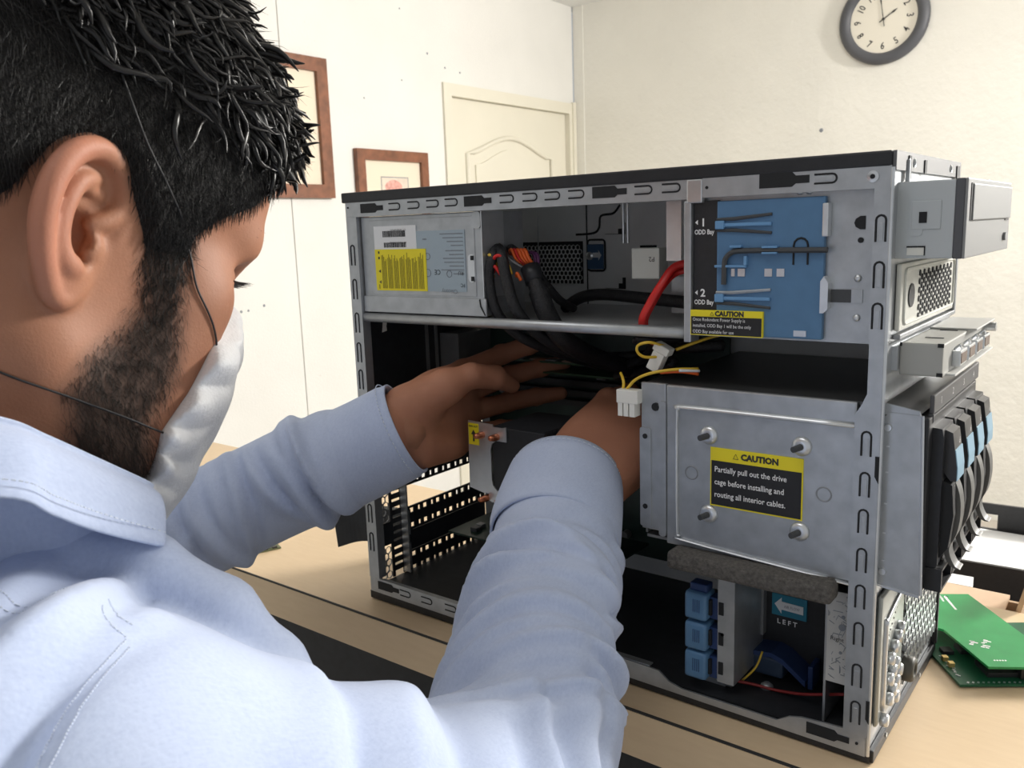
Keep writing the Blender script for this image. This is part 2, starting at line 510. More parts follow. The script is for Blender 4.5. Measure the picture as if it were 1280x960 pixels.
# carton with open flaps just behind the bench
CARD = mat('cardboard', (0.47, 0.33, 0.21), 0.9, 0, 0.08, 60)
CARDL = mat('cardboard_light', (0.72, 0.53, 0.38), 0.85, 0, 0.05, 60)
cb = empty('cardboard_box', (0.44, 0.39, FZ))
tag(cb, 'open cardboard box with raised flap behind the workbench edge', 'box')
def B(o):
    o.location = (-0.44, -0.39, -FZ)
    return o
bx = MB()
bx.box(0.30, 0.486, 0.290, 0.294, FZ, -0.006).box(0.30, 0.486, 0.332, 0.336, FZ, -0.012).box(0.30, 0.304, 0.294, 0.332, FZ, -0.012).box(0.482, 0.486, 0.294, 0.332, FZ, -0.012)
B(bx.build('carton_walls', CARD, cb))
B(MB().prism([(0.287, -0.010), (0.326, -0.006), (0.326, -0.003), (0.287, -0.007)], 'x', 0.31, 0.474).build('front_flap', CARDL, cb))
B(MB().prism([(0.482, -0.006), (0.497, 0.062), (0.501, 0.062), (0.486, -0.006)], 'y', 0.286, 0.336).build('side_flap', CARD, cb))

# two circuit boards lying on the bench, the upper one shifted over the lower
def local_poly(world, o):
    return [(x - o[0], y - o[1]) for x, y in world]
o1 = (0.49, 0.19)
b1 = empty('circuit_board', (o1[0], o1[1], 0.001))
tag(b1, 'dark green circuit board with chips, under the bright green one', 'circuit board')
MB().prism(local_poly([(0.4695, 0.1275), (0.556, 0.187), (0.50, 0.265), (0.425, 0.212), (0.4405, 0.168)], o1), 'z', 0, 0.0018).build('board', PCBD, b1)
ang = math.atan2(0.187 - 0.1275, 0.556 - 0.4695)
def chip(px, py, sx, sy, h, m, name):
    o = MB().bbox(-sx / 2, sx / 2, -sy / 2, sy / 2, 0, h, min(sx, sy, h) * 0.12).build(name, m, b1)
    o.location = (px - o1[0], py - o1[1], 0.0018)
    o.rotation_euler = (0, 0, ang)
chip(0.487, 0.163, 0.022, 0.020, 0.0035, BLACKP, 'memory_chip')
chip(0.512, 0.171, 0.030, 0.012, 0.009, BLACKP, 'connector_block')
chip(0.452, 0.172, 0.008, 0.008, 0.003, BLACKP, 'chip')
chip(0.463, 0.183, 0.012, 0.012, 0.003, BLACKP, 'chip')
chip(0.4535, 0.1585, 0.0042, 0.0042, 0.0036, GOLD, 'capacitor')
chip(0.4590, 0.1515, 0.0042, 0.0042, 0.0036, GOLD, 'capacitor')
m = MB()
for k in range(16):
    q = random.random()
    px, py = 0.449 + 0.020 * q + random.uniform(-.001, .003), 0.165 - 0.032 * q + random.uniform(-.001, .003)
    m.box(px - o1[0] - .0009, px - o1[0] + .0009, py - o1[1] - .0005, py - o1[1] + .0005, 0.0018, 0.0024)
for k in range(26):
    t = k / 26
    px, py = 0.4735 + 0.077 * t, 0.1335 + 0.053 * t
    m.box(px - o1[0] - .0007, px - o1[0] + .0007, py - o1[1] - .0010, py - o1[1] + .0010, 0.0018, 0.0021)
m.build('solder_pads', STEELB, b1)
o2 = (0.48, 0.20)
b2 = empty('circuit_board', (o2[0], o2[1], 0.013))
tag(b2, 'bright green circuit board with white print and clipped corners, lying on top', 'circuit board')
MB().prism(local_poly([(0.4845, 0.1416), (0.530, 0.170), (0.4500, 0.2655), (0.395, 0.230), (0.432, 0.188), (0.447, 0.1853)], o2), 'z', 0, 0.0018).build('board', PCBG, b2)
m = MB()
pr_ = [(0.432, 0.2480, 0.006, 0.0007), (0.4335, 0.2440, 0.006, 0.0007), (0.4300, 0.2440, 0.004, 0.0007)]
for (px, py, l, w_) in pr_:
    a = -1.05
    c, s_ = math.cos(a), math.sin(a)
    m.add([(px - o2[0] + dx * c - dy * s_, py - o2[1] + dx * s_ + dy * c, 0.00195) for dx, dy in ((-l, -w_), (l, -w_), (l, w_), (-l, w_))], [(0, 1, 2, 3)])
a = -1.05
c, s_ = math.cos(a), math.sin(a)
m.add([(0.4425 - o2[0] + dx * c - dy * s_, 0.2370 - o2[1] + dx * s_ + dy * c, 0.00195) for dx, dy in ((-.014, -.0012), (.011, -.0010), (.011, .0008), (-.011, .0009), (-.0155, .0022), (-.016, 0))], [(0, 1, 2, 3, 4, 5)])
for k in range(14):
    px, py = 0.4750 + random.uniform(-.008, .006), 0.1760 + random.uniform(-.006, .007)
    d = 0.0008 + 0.0008 * random.random()
    m.add([(px - o2[0] + dx * d, py - o2[1] + dy * d * 0.7, 0.00195) for dx, dy in ((-1, -1), (1, -1), (1, 1), (-1, 1))], [(0, 1, 2, 3)])
for k in range(5):
    px, py = 0.4865 + k * 0.0016, 0.1535 + k * 0.001
    m.add([(px - o2[0] + dx * .0006, py - o2[1] + dy * .0009, 0.00195) for dx, dy in ((-1, -1), (1, -1), (1, 1), (-1, 1))], [(0, 1, 2, 3)])
m.build('white_print', INKW, b2)
m = MB()
for px, py in ((0.428, 0.2395), (0.4365, 0.2505)):
    m.cyl((px - o2[0], py - o2[1], 0.0015), (px - o2[0], py - o2[1], 0.00195), 0.0012, n=10)
m.build('mounting_hole', DARK, b2)
for (px, py) in ((0.475, 0.170), (0.462, 0.195), (0.50, 0.19)):
    o = MB().cyl((px - o2[0], py - o2[1], -0.0100), (px - o2[0], py - o2[1], 0), 0.003, n=10).build('standoff', BLACKP, b2)

# small module lying near the bench edge
rm = empty('memory_module', (-0.191, 0.022, 0.0005), math.atan2(0.0351 - 0.0065, -0.1787 + 0.1889))
tag(rm, 'small green circuit module lying near the bench edge left of the tower', 'circuit board')
MB().box(-0.017, 0.017, -0.009, 0.009, 0, 0.0014).build('board', mat('pcb_olive', (0.14, 0.16, 0.08), 0.5, 0, 0.2, 300), rm)
MB().box(-0.006, 0.008, -0.004, 0.006, 0.0014, 0.0036).build('metal_can', STEELB, rm)
for k in range(3):
    MB().box(-0.012 + k * 0.010, -0.007 + k * 0.010, -0.0088, -0.0055, 0.0014, 0.003).build('chip', BLACKP, rm)

# ================================================================== the computer tower
TW = empty('computer_tower', (0, 0, 0))
tag(TW, 'open silver and black computer tower with its side panel removed', 'computer')
L_, W_, H_ = 0.4413, 0.1735, 0.367
def P(name, mb, m, parent=None, smooth=False):
    return mb.build(name, m, parent or TW, smooth)

INNERP = mat('inner_panel_steel', (0.80, 0.81, 0.81), 0.5, 0.1, 0.05, 40)
# ---- chassis shell
P('top_cap', MB().bbox(-0.002, 0.4405, -0.001, W_ + 0.001, 0.3585, H_, 0.0012), BLACKP)
P('top_cap_front', MB().box(0.4406, 0.4425, 0.001, W_, 0.3565, 0.3668), mat('cap_front_grey', (0.13, 0.13, 0.135), 0.5))
P('base', MB().bbox(0.0, L_ + 0.001, 0.0005, W_, 0.0008, 0.0085, 0.001), BLACKP)
P('floor_plate', MB().box(0.002, 0.438, 0.004, 0.170, 0.0086, 0.0105), BLACKM)
P('far_side_panel', MB().box(0.002, 0.439, 0.1690, 0.1725, 0.0106, 0.358), INNERP)
P('roof_plate', MB().box(0.002, 0.439, 0.004, 0.169, 0.3555, 0.3584), INNERP)

# near-side frame: top rail, rear column, bottom rail, front column
P('top_rail', MB().box(0.0015, 0.3205, 0.0, 0.0016, 0.3465, 0.3590).box(0.0015, 0.3205, 0.0016, 0.010, 0.3465, 0.3477), STEEL)
P('top_rail', MB().box(0.3300, 0.4405, -0.0006, 0.0012, 0.3470, 0.3590).box(0.33, 0.4405, 0.0012, 0.010, 0.3470, 0.3482), STEEL)
P('rail_bracket', MB().bbox(0.3195, 0.3300, -0.0010, 0.0030, 0.3440, 0.3585, 0.0008), STEELB)
P('rear_column', MB().box(0.0015, 0.0128, 0.0, 0.0014, 0.0222, 0.3464).box(0.0128, 0.0140, 0.0, 0.009, 0.0222, 0.3464), STEEL)
P('bottom_rail', MB().prism([(0.002, 0.0085), (0.4395, 0.0050), (0.4395, 0.0185), (0.436, 0.0205), (0.400, 0.0180), (0.392, 0.0158), (0.384, 0.0106), (0.316, 0.0106),
                             (0.306, 0.0130), (0.298, 0.0190), (0.280, 0.0195), (0.008, 0.0221), (0.002, 0.0221)], 'y', 0.0, 0.0015), STEEL)
P('bottom_rail_lip', MB().box(0.013, 0.29, 0.0015, 0.007, 0.0190, 0.0200), STEEL)
fc = [(0.4405, 0.0185), (0.4405, 0.3470), (0.4320, 0.3470), (0.4320, 0.268), (0.4325, 0.258), (0.4325, 0.232), (0.4300, 0.226), (0.4262, 0.2195), (0.4262, 0.0190)]
P('front_column', MB().prism(fc, 'y', -0.0008, 0.0012), STEEL)
P('front_column_edge', MB().tube([(0.4408, 0.0005, 0.006), (0.4408, 0.0005, 0.358)], 0.0013, 8), STEELB)
# cut marks: dark keyholes and U-shaped louvres
kh = MB().prism([(0, -0.0036), (0.0175, -0.0036), (0.0195, -0.0020), (0.0265, -0.0020), (0.0265, 0.0020), (0.0195, 0.0020), (0.0175, 0.0040), (0, 0.0040)], 'y', -0.0004, 0.0008).mesh('keyhole')
for kx, kz, s in ((0.0205, 0.3530, 1), (0.1350, 0.3535, 1), (0.2495, 0.3540, 1), (0.3665, 0.3545, 1.12)):
    o = link('keyhole_slot', kh, DARK, TW)
    o.location = (kx, -0.0004 if kx > 0.33 else 0, kz)
    o.scale = (s, 1, s)
def ulouvre(l, w, r):
    pts = [(0, 0, -w)] + [(l - w + w * math.cos(t), 0, w * math.sin(t)) for t in [math.radians(-90 + 30 * k) for k in range(7)]] + [(0, 0, w)]
    return MB().tube(pts, r, 6, flat=1).mesh('louvre')
ul = ulouvre(0.0125, 0.0025, 0.0006)
um = MB().bbox(0.0005, 0.0105, -0.0003, 0.0008, -0.0013, 0.0013, 0.0003).mesh('tongue')
for kx, kz in ((0.057, 0.3533), (0.0785, 0.3535), (0.099, 0.3537), (0.1185, 0.3538), (0.1725, 0.3538), (0.1935, 0.3540), (0.2130, 0.3540), (0.2330, 0.3540), (0.2850, 0.3540), (0.3050, 0.3542), (0.4020, 0.3540)):
    o = link('louvre_slot', ul, DARK, TW)
    o.location = (kx - 0.003, -0.0006 if kx > 0.33 else 0.0, kz)
    t = link('louvre_tongue', um, STEEL, o)
ulv = ulouvre(0.0145, 0.0026, 0.00062)
for kz in (0.3255, 0.3000, 0.2770, 0.2030, 0.1785, 0.1560, 0.1320, 0.1090, 0.0850, 0.0580, 0.0335):
    o = link('louvre_slot', ulv, DARK, TW)
    o.location = (0.4362 if kz > 0.25 else 0.4332, -0.0009, kz - 0.0075)
    o.rotation_euler = (0, -math.pi / 2, 0)
    t = link('louvre_tongue', um, STEEL, o)
ulr = ulouvre(0.017, 0.0022, 0.0007)
for kz in (0.3140, 0.2850, 0.2560, 0.2300, 0.2060, 0.1750, 0.1450, 0.1150, 0.0830, 0.0560):
    o = link('louvre_slot', ulr, DARK, TW)
    o.location = (0.0072, 0.0, kz - 0.008)
    o.rotation_euler = (0, -math.pi / 2, 0)
for kx, l in ((0.040, 0.016), (0.066, 0.014), (0.094, 0.014), (0.122, 0.014), (0.16, 0.013), (0.255, 0.016), (0.272, 0.0)):
    if l:
        o = link('louvre_slot', ul, DARK, TW)
        o.location = (kx, 0.0, 0.0155)
o = link('keyhole_slot', kh, DARK, TW)
o.location = (0.012, 0, 0.0160)
o = link('keyhole_slot', kh, DARK, TW)
o.location = (0.4035, 0.0, 0.0125)
P('rivet', MB().lathe([(0.0032, 0), (0.0032, -0.0006), (0.0014, -0.0009), (0.0012, -0.0002)], (0.4310, -0.0008, 0.3535), (0, 1, 0), 14), STEELB)
P('rivet_hole', MB().cyl((0.4310, -0.0019, 0.3535), (0.4310, -0.0006, 0.3535), 0.0012, n=10), DARK)
P('rivet_hole', MB().cyl((0.005, -0.0006, 0.3545), (0.005, 0.0004, 0.3545), 0.0008, n=10), DARK)
P('rivet_hole', MB().cyl((0.4345, -0.0006, 0.0125), (0.4345, 0.0004, 0.0125), 0.0009, n=10), DARK)
P('bracket_hole', MB().cyl((0.3330, -0.0010, 0.3530), (0.3330, 0.0004, 0.3530), 0.0010, n=10), DARK)
P('latch_slot', MB().prism([(0.4407, 0.180), (0.4407, 0.196), (0.4385, 0.196), (0.4385, 0.184)], 'y', -0.0014, 0.0006), DARK)
P('latch_slot', MB().prism([(0.4412, 0.028), (0.4412, 0.043), (0.4392, 0.043), (0.4392, 0.031)], 'y', -0.0014, 0.0006), DARK)

# ---- honeycomb vent maker
def honeycomb(a0, a1, b0, b1, pitch, wall, to3, sb=1.0, thick=None):
    m = MB()
    dx, dy = pitch, pitch * 0.866 * sb
    r = pitch / math.sqrt(3)
    row, b = 0, b0 + r * sb
    while b + r * sb <= b1 + 1e-6:
        a = a0 + pitch / 2 + (pitch / 2 if row % 2 else 0)
        while a + pitch / 2 <= a1 + 1e-6:
            out, inn = [], []
            for k in range(6):
                t = math.radians(30 + 60 * k)
                out.append((a + r * math.cos(t), b + r * math.sin(t) * sb))
                ri = r - wall
                inn.append((a + ri * math.cos(t), b + ri * math.sin(t) * sb))
            vs = [to3(p[0], p[1], 0) for p in out + inn] + [to3(p[0], p[1], 1) for p in inn]
            fs = [(k, (k + 1) % 6, 6 + (k + 1) % 6, 6 + k) for k in range(6)] + [(6 + k, 6 + (k + 1) % 6, 12 + (k + 1) % 6, 12 + k) for k in range(6)]
            m.add(vs, fs)
            a += dx
        b += dy
        row += 1
    return m

# ---- rear panel (x = 0): solid above, slots and vents below
rp = P('rear_panel', MB().box(0.0002, 0.0014, 0.002, 0.1690, 0.118, 0.3465).box(0.0002, 0.0014, 0.0440, 0.0500, 0.0105, 0.118).box(0.0002, 0.0014, 0.002, 0.008, 0.0105, 0.118)
       .box(0.0002, 0.0014, 0.008, 0.030, 0.044, 0.066).box(0.0002, 0.0014, 0.1635, 0.169, 0.0105, 0.118).box(0.0002, 0.0014, 0.030, 0.0330, 0.0105, 0.118), BLACKM)
P('rear_vent', honeycomb(0.008, 0.030, 0.066, 0.118, 0.0070, 0.0007, lambda a, b, k: (0.0014 - 0.0011 * k, a, b)), STEELD, rp)
P('rear_vent', honeycomb(0.008, 0.030, 0.0105, 0.044, 0.0070, 0.0007, lambda a, b, k: (0.0014 - 0.0011 * k, a, b)), STEELD, rp)
for k in range(13):
    z = 0.016 + k * 0.0078
    P('louvre_bar', MB().box(0.0004, 0.0016, 0.0330, 0.0440, z, z + 0.0050), BLACKM, rp)
P('rear_hole', MB().cyl((0.0012, 0.0165, 0.055), (0.0018, 0.0165, 0.055), 0.0026, n=12), mat('bright_gap', (0.85, 0.72, 0.52), 0.6), rp)
P('slot_post', MB().box(0.0016, 0.0100, 0.0440, 0.0455, 0.0120, 0.1000).box(0.0016, 0.0030, 0.0455, 0.0540, 0.0120, 0.0380).box(0.0016, 0.0030, 0.0455, 0.0540, 0.0460, 0.0700).box(0.0016, 0.0030, 0.0455, 0.0510, 0.0800, 0.1000), STEEL)
def slot_cover(z0, z1, holes):
    # cover bar along y with square perforations along its edges
    m = MB()
    y0, y1, n = 0.0520, 0.1640, 12
    if not holes:
        m.box(0.0004, 0.0020, y0, y1, z0, z1)
    else:
        h = 0.0034
        m.box(0.0004, 0.0020, y0, y1, z0 + 2 * h, z1 - 2 * h)
        m.box(0.0004, 0.0020, y0, y1, z0, z0 + h * 0.6)
        m.box(0.0004, 0.0020, y0, y1, z1 - h * 0.6, z1)
        st = (y1 - y0) / n
        for k in range(n):
            w = st * (0.62 if k % 2 else 0.40)
            m.box(0.0004, 0.0020, y0 + k * st, y0 + k * st + w, z0 + h * 0.6, z0 + 2 * h)
            m.box(0.0004, 0.0020, y0 + k * st, y0 + k * st + w, z1 - 2 * h, z1 - h * 0.6)
    P('slot_cover', m, BLACKM)
slot_cover(0.0948, 0.1180, True)
slot_cover(0.0500, 0.0735, True)
slot_cover(0.0300, 0.0495, False)
slot_cover(0.0070, 0.0295, True)
P('port_gap', MB().prism([(0.034, 0.2440), (0.040, 0.2450), (0.0395, 0.2490), (0.041, 0.2560), (0.036, 0.2560)], 'x', 0.0013, 0.0018), mat('bright_gap2', (0.9, 0.88, 0.82), 0.6), rp)
P('side_stiffener', MB().box(0.0014, 0.0022, 0.090, 0.094, 0.118, 0.262).box(0.0014, 0.0030, 0.103, 0.106, 0.118, 0.262), STEELD)
# curved black handle standing out behind the rear panel
hp = [(-0.0005, 0.055, 0.052), (-0.022, 0.052, 0.050), (-0.048, 0.040, 0.050), (-0.062, 0.022, 0.046)]
m = MB()
for i in range(len(hp)):
    pass
prof = spline(hp, 6)
vs, fs = [], []
for i, p in enumerate(prof):
    t = i / (len(prof) - 1)
    hgt = 0.017 + 0.004 * t
    th = 0.004
    c = 0.006 * t
    vs += [(p.x, p.y - th, p.z - hgt + c), (p.x, p.y + th, p.z - hgt + c), (p.x - 0.004 * t, p.y + th, p.z + hgt), (p.x - 0.004 * t, p.y - th, p.z + hgt)]
for i in range(len(prof) - 1):
    for k in range(4):
        fs.append((i * 4 + k, i * 4 + (k + 1) % 4, (i + 1) * 4 + (k + 1) % 4, (i + 1) * 4 + k))
fs += [(0, 1, 2, 3), tuple(len(vs) - 4 + k for k in range(4))]
P('rear_handle', MB().add(vs, fs), mat('dark_grey_plastic', (0.045, 0.047, 0.05), 0.55, 0, 0.1, 100))

# ---- shelf under the power supply and optical bay
P('shelf', MB().box(0.0020, 0.4320, 0.010, 0.1685, 0.2600, 0.2615), mat('shelf_steel', (0.42, 0.43, 0.43), 0.4, 0.4, 0.06, 40))
P('shelf_front_edge', MB().tube([(0.0140, 0.0045, 0.2615), (0.3200, 0.0045, 0.2615)], [0.0040] * 2, 12), STEEL, None, True)

# ---- power supply
P('power_supply', MB().bbox(0.0150, 0.1480, 0.0042, 0.0560, 0.2670, 0.3462, 0.001), STEEL)
P('psu_lower_flange', MB().bbox(0.0145, 0.1505, 0.0026, 0.0044, 0.2664, 0.2800, 0.0006), STEEL)
P('psu_cover_panel', MB().bbox(0.0255, 0.1405, 0.0036, 0.0046, 0.2815, 0.3430, 0.0004), STEEL)
P('psu_side_edge', MB().box(0.1478, 0.1486, 0.0030, 0.030, 0.2810, 0.3462), STEELB)
P('psu_grip', MB().prism(rrect(0.1335, 0.1400, 0.2925, 0.3140, 0.0030), 'y', 0.0030, 0.0040), STEELB)
P('psu_grip_slot', MB().box(0.1365, 0.1395, 0.0026, 0.0032, 0.3095, 0.3130).box(0.1365, 0.1395, 0.0026, 0.0032, 0.2935, 0.2970), DARK)
lab = P('psu_barcode_label', MB().box(0.0315, 0.0800, 0.0028, 0.0037, 0.3180, 0.3380), LWHITE)
m = MB()
for (x0, x1, z0, z1) in ((0.0420, 0.0680, 0.3290, 0.3340), (0.0430, 0.0680, 0.3205, 0.3245)):
    x = x0
    while x < x1:
        w = random.choice((0.0003, 0.0005, 0.0008))
        m.box(x, x + w, 0.0026, 0.0028, z0, z1)
        x += w + random.choice((0.0003, 0.0005))
P('barcode', m, INKB, lab)
text_obj('serial_text', ['CT: SSXBV0A9H1', '', 'HP P/N:519740-001'], lab, INKB, (0.0690, 0.00265, 0.3352), 0.0024, 'zx', -2.1)
P('psu_spec_label', MB().box(0.0800, 0.1310, 0.0030, 0.0037, 0.2850, 0.3330), mat('pale_blue_label', (0.36, 0.44, 0.50), 0.6))
lab2 = TW.children[-1]
m = MB()
for k in range(11):
    z = 0.3305 - k * 0.0030 - (0.001 if k > 3 else 0)
    w = random.uniform(0.010, 0.024)
    m.box(0.1295 - w, 0.1295, 0.0028, 0.0030, z - 0.0007, z)
m.box(0.087, 0.091, 0.0028, 0.0030, 0.3260, 0.3270)
for cx, cz, r in ((0.0915, 0.3128, 0.0026), (0.0912, 0.2997, 0.0030), (0.1140, 0.2990, 0.0026)):
    m.tube([(cx + r * math.cos(t), 0.0029, cz + r * math.sin(t)) for t in [2 * math.pi * k / 16 for k in range(16)]], 0.0003, 4, closed=True)
P('spec_print', m, INKG, lab2)
text_obj('maker_text', ['Chicony'], lab2, INKG, (0.1220, 0.0028, 0.2868), 0.0050, 'zx')
text_obj('approval_marks', ['CE'], lab2, INKB, (0.1050, 0.0028, 0.3022), 0.0056, 'zx')
text_obj('approval_marks', ['RU'], lab2, INKB, (0.1290, 0.0028, 0.3010), 0.0044, 'zx')
text_obj('approval_marks', ['FC'], lab2, INKB, (0.1300, 0.0028, 0.2915), 0.0040, 'zx')
yl = P('psu_warning_label', MB().box(0.0318, 0.0900, 0.0024, 0.0034, 0.2850, 0.3190), YELLOW)
m = MB()
for k in range(7):     # columns of rotated small print
    x = 0.0395 + k * 0.0070
    top = 0.3175 - random.uniform(0.0, 0.004)
    for j in range(5):
        m.box(x + j * 0.0012, x + j * 0.0012 + 0.0006, 0.0022, 0.0024, 0.2868, top - j * 0.0006 - random.uniform(0, 0.006))
P('warning_print', m, mat('olive_print', (0.30, 0.25, 0.02), 0.6), yl)
m = MB()
for z in (0.3010, 0.2920):
    m.prism([(0.0355, z), (0.0378, z - 0.0014), (0.0378, z + 0.0014)], 'y', 0.0022, 0.0024)
for z in (0.3165, 0.3120):
    m.box(0.0358, 0.0374, 0.0022, 0.0024, z - 0.001, z + 0.001)
m.box(0.0352, 0.0358, 0.0022, 0.0024, 0.2865, 0.2900)
P('warning_triangles', m, INKB, yl)
P('psu_corner_lug', MB().prism(rrect(0.1395, 0.1475, 0.3335, 0.3460, 0.0025), 'y', 0.0028, 0.0042), STEEL)
P('psu_notch', MB().prism([(0.1440, 0.2790), (0.1448, 0.2740), (0.1490, 0.2672), (0.1498, 0.2672), (0.1456, 0.2745), (0.1448, 0.2800)], 'y', 0.0020, 0.0027), DARK)

# ---- far panel details seen above the shelf
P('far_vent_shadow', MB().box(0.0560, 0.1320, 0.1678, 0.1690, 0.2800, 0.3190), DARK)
P('far_vent', honeycomb(0.0560, 0.1325, 0.2790, 0.3190, 0.0046, 0.0005, lambda a, b, k: (a, 0.1668 + 0.0010 * k, b)), INNERP)
P('panel_seam', MB().box(0.1363, 0.1371, 0.1680, 0.1690, 0.2615, 0.3555), DARK)
P('panel_rod', MB().box(0.0905, 0.0912, 0.155, 0.156, 0.300, 0.345), STEELB)
fl_ = P('blue_latch_frame', MB().tube([(a, 0.1682, b) for a, b in rrect(0.1375, 0.1560, 0.2920, 0.3200, 0.003)], 0.0009, 6, closed=True), DARK)
P('blue_latch', MB().bbox(0.1378, 0.1545, 0.1668, 0.1690, 0.2935, 0.3160, 0.0008), mat('dim_blue', (0.06, 0.13, 0.25), 0.4))
P('latch_arrow', MB().prism([(0.1440, 0.3085), (0.1500, 0.3085), (0.1500, 0.3105), (0.1530, 0.3060), (0.1500, 0.3015), (0.1500, 0.3040), (0.1440, 0.3040)], 'y', 0.1662, 0.1668), LWHITE)
P('latch_screw', MB().lathe([(0.0038, 0.1690), (0.0038, 0.1660), (0.002, 0.1650)], (0.1405, 0, 0.3055), (0, 1, 0), 14), STEELB)
ks = MB().prism([(0, -0.0011), (0.014, -0.0013), (0.014, 0.0032), (0.018, 0.0032), (0.018, 0.0085), (0.021, 0.0085), (0.021, -0.0013), (0.021, -0.0018), (0, -0.0014)], 'y', 0.1682, 0.1690).mesh('hook')
for kx, kz in ((0.1560, 0.3260), (0.1560, 0.2775)):
    o = link('hook_slot', ks, DARK, TW)
    o.location = (kx, -0.0002, kz)
P('hook_slot', MB().box(0.1920, 0.2080, 0.1680, 0.1690, 0.3120, 0.3142), DARK)
P('panel_emboss', MB().tube(spline([(0.125, 0.1685, 0.325), (0.144, 0.1685, 0.326), (0.150, 0.1685, 0.331), (0.152, 0.1685, 0.341), (0.165, 0.1685, 0.343), (0.172, 0.1685, 0.350)], 5), 0.0010, 6), DARK)
P('panel_post', MB().cyl((0.2150, 0.100, 0.318), (0.2150, 0.100, 0.3555), 0.0011, n=8).cyl((0.2190, 0.100, 0.318), (0.2190, 0.100, 0.3555), 0.0011, n=8), STEELB)
cn = P('power_connector', MB().bbox(0.2460, 0.2690, 0.058, 0.072, 0.2925, 0.3150, 0.0010), NATURAL)
text_obj('connector_mark', ['P2'], cn, INKB, (0.2655, 0.0578, 0.3085), 0.0050, 'zx')
P('bay_side_plate', MB().box(0.2790, 0.2905, 0.050, 0.0512, 0.3060, 0.3500), STEELB)
P('bay_bracket', MB().box(0.2600, 0.3000, 0.095, 0.097, 0.2640, 0.2920), STEEL)

# ---- optical bay with the blue release plate
P('bay_post', MB().bbox(0.3175, 0.3225, -0.0006, 0.012, 0.2560, 0.3455, 0.0008), STEEL)
P('bay_back_plate', MB().box(0.3225, 0.4320, 0.0060, 0.0072, 0.2600, 0.3470), STEEL)
bp = P('bay_black_panel', MB().bbox(0.3228, 0.3395, 0.0024, 0.0060, 0.2755, 0.3452, 0.0005), BLACKP)
for z, n in ((0.3308, '1'), (0.2868, '2')):
    text_obj('bay_number', [n], bp, INKW, (0.3278, 0.0021, z - 0.0012), 0.0068, 'xz', bold=0.0002)
    text_obj('bay_text', ['ODD Bay'], bp, INKW, (0.3236, 0.0021, z - 0.0062), 0.0042, 'xz', bold=0.0001, sx=0.78)
    P('bay_arrow', MB().prism([(0.3240, z + 0.0012), (0.3258, z + 0.0027), (0.3258, z - 0.0003)], 'y', 0.0020, 0.0024), INKW, bp)
bl = P('blue_release_plate', MB().bbox(0.3388, 0.4050, 0.0016, 0.0060, 0.2615, 0.3445, 0.0010), BLUEP)
GREYR = mat('dark_rod', (0.055, 0.058, 0.062), 0.5)
for z in (0.3300, 0.2850):
    P('spring_arm', MB().bbox(0.3385, 0.3445, -0.0010, 0.0018, z - 0.0026, z + 0.0026, 0.0008).bbox(0.3440, 0.3740, -0.0002, 0.0018, z - 0.0012, z + 0.0010, 0.0006), mat('blue_plastic_light', (0.14, 0.31, 0.55), 0.4), bl)
    for s in (1, -1):
        P('wire_spring', MB().tube([(0.3390, 0.0012, z + s * 0.0033), (0.3500, 0.0012, z + s * 0.0034), (0.3740, 0.0012, z + s * 0.0055)], [0.0010, 0.0012, 0.0009], 6), GREYR if s < 0 or z > 0.3 else STEEL, bl)
rod = spline([(0.3445, -0.0002, 0.2935), (0.3448, -0.0002, 0.3050), (0.3455, -0.0002, 0.3095), (0.3490, -0.0002, 0.3128), (0.3540, -0.0002, 0.3140), (0.3700, -0.0002, 0.3142), (0.4075, -0.0002, 0.3140)], 5)
P('hex_key', MB().tube(rod, 0.0017, 6), GREYR, bl)
P('key_clip', MB().bbox(0.3385, 0.3590, -0.0012, 0.0018, 0.3040, 0.3055, 0.0004).bbox(0.3575, 0.3595, -0.0012, 0.0018, 0.3055, 0.3110, 0.0004).bbox(0.3485, 0.3560, -0.0016, 0.0018, 0.3160, 0.3175, 0.0004).bbox(0.3690, 0.3785, -0.0022, 0.0018, 0.3120, 0.3132, 0.0004).bbox(0.3690, 0.3785, -0.0022, 0.0018, 0.3155, 0.3168, 0.0004), MATS['blue_plastic_light'], bl)
o = link('plate_louvre', ulouvre(0.0155, 0.0042, 0.0006), DARK, bl)
o.location = (0.3915, 0.0014, 0.3055)
o.rotation_euler = (0, -math.pi / 2, 0)
for x in (0.3488, 0.3530, 0.3700, 0.3775):
    w = 0.0022 if x == 0.3488 else 0.0046
    P('plate_window', MB().box(x, x + w, 0.0010, 0.0018, 0.2985, 0.3032), STEELB, bl)
P('plate_window', MB().box(0.3885, 0.3960, 0.0010, 0.0018, 0.2630, 0.2665), STEELB, bl)
P('plate_side_tab', MB().bbox(0.4040, 0.4075, -0.0006, 0.006, 0.3215, 0.3405, 0.0008), STEELB)
P('plate_side_tab', MB().prism([(0.4040, 0.2775), (0.4060, 0.2775), (0.4085, 0.2800), (0.4085, 0.2950), (0.4060, 0.2990), (0.4040, 0.2960)], 'y', -0.0006, 0.006), STEELB)
P('slide_slot', MB().box(0.4085, 0.4200, 0.0052, 0.0062, 0.2835, 0.2910), GREYR)
P('slide_slot', MB().box(0.4200, 0.4262, 0.0052, 0.0062, 0.2835, 0.2910), STEEL)
P('plate_hole', MB().prism([(0.4262, 0.3250), (0.4262, 0.3325), (0.4235, 0.3325), (0.4210, 0.3310), (0.4202, 0.3288), (0.4210, 0.3265), (0.4235, 0.3250)], 'y', 0.0052, 0.0062), DARK)
P('plate_hole', MB().cyl((0.4240, 0.0052, 0.3190), (0.4240, 0.0062, 0.3190), 0.0016, n=12), DARK)
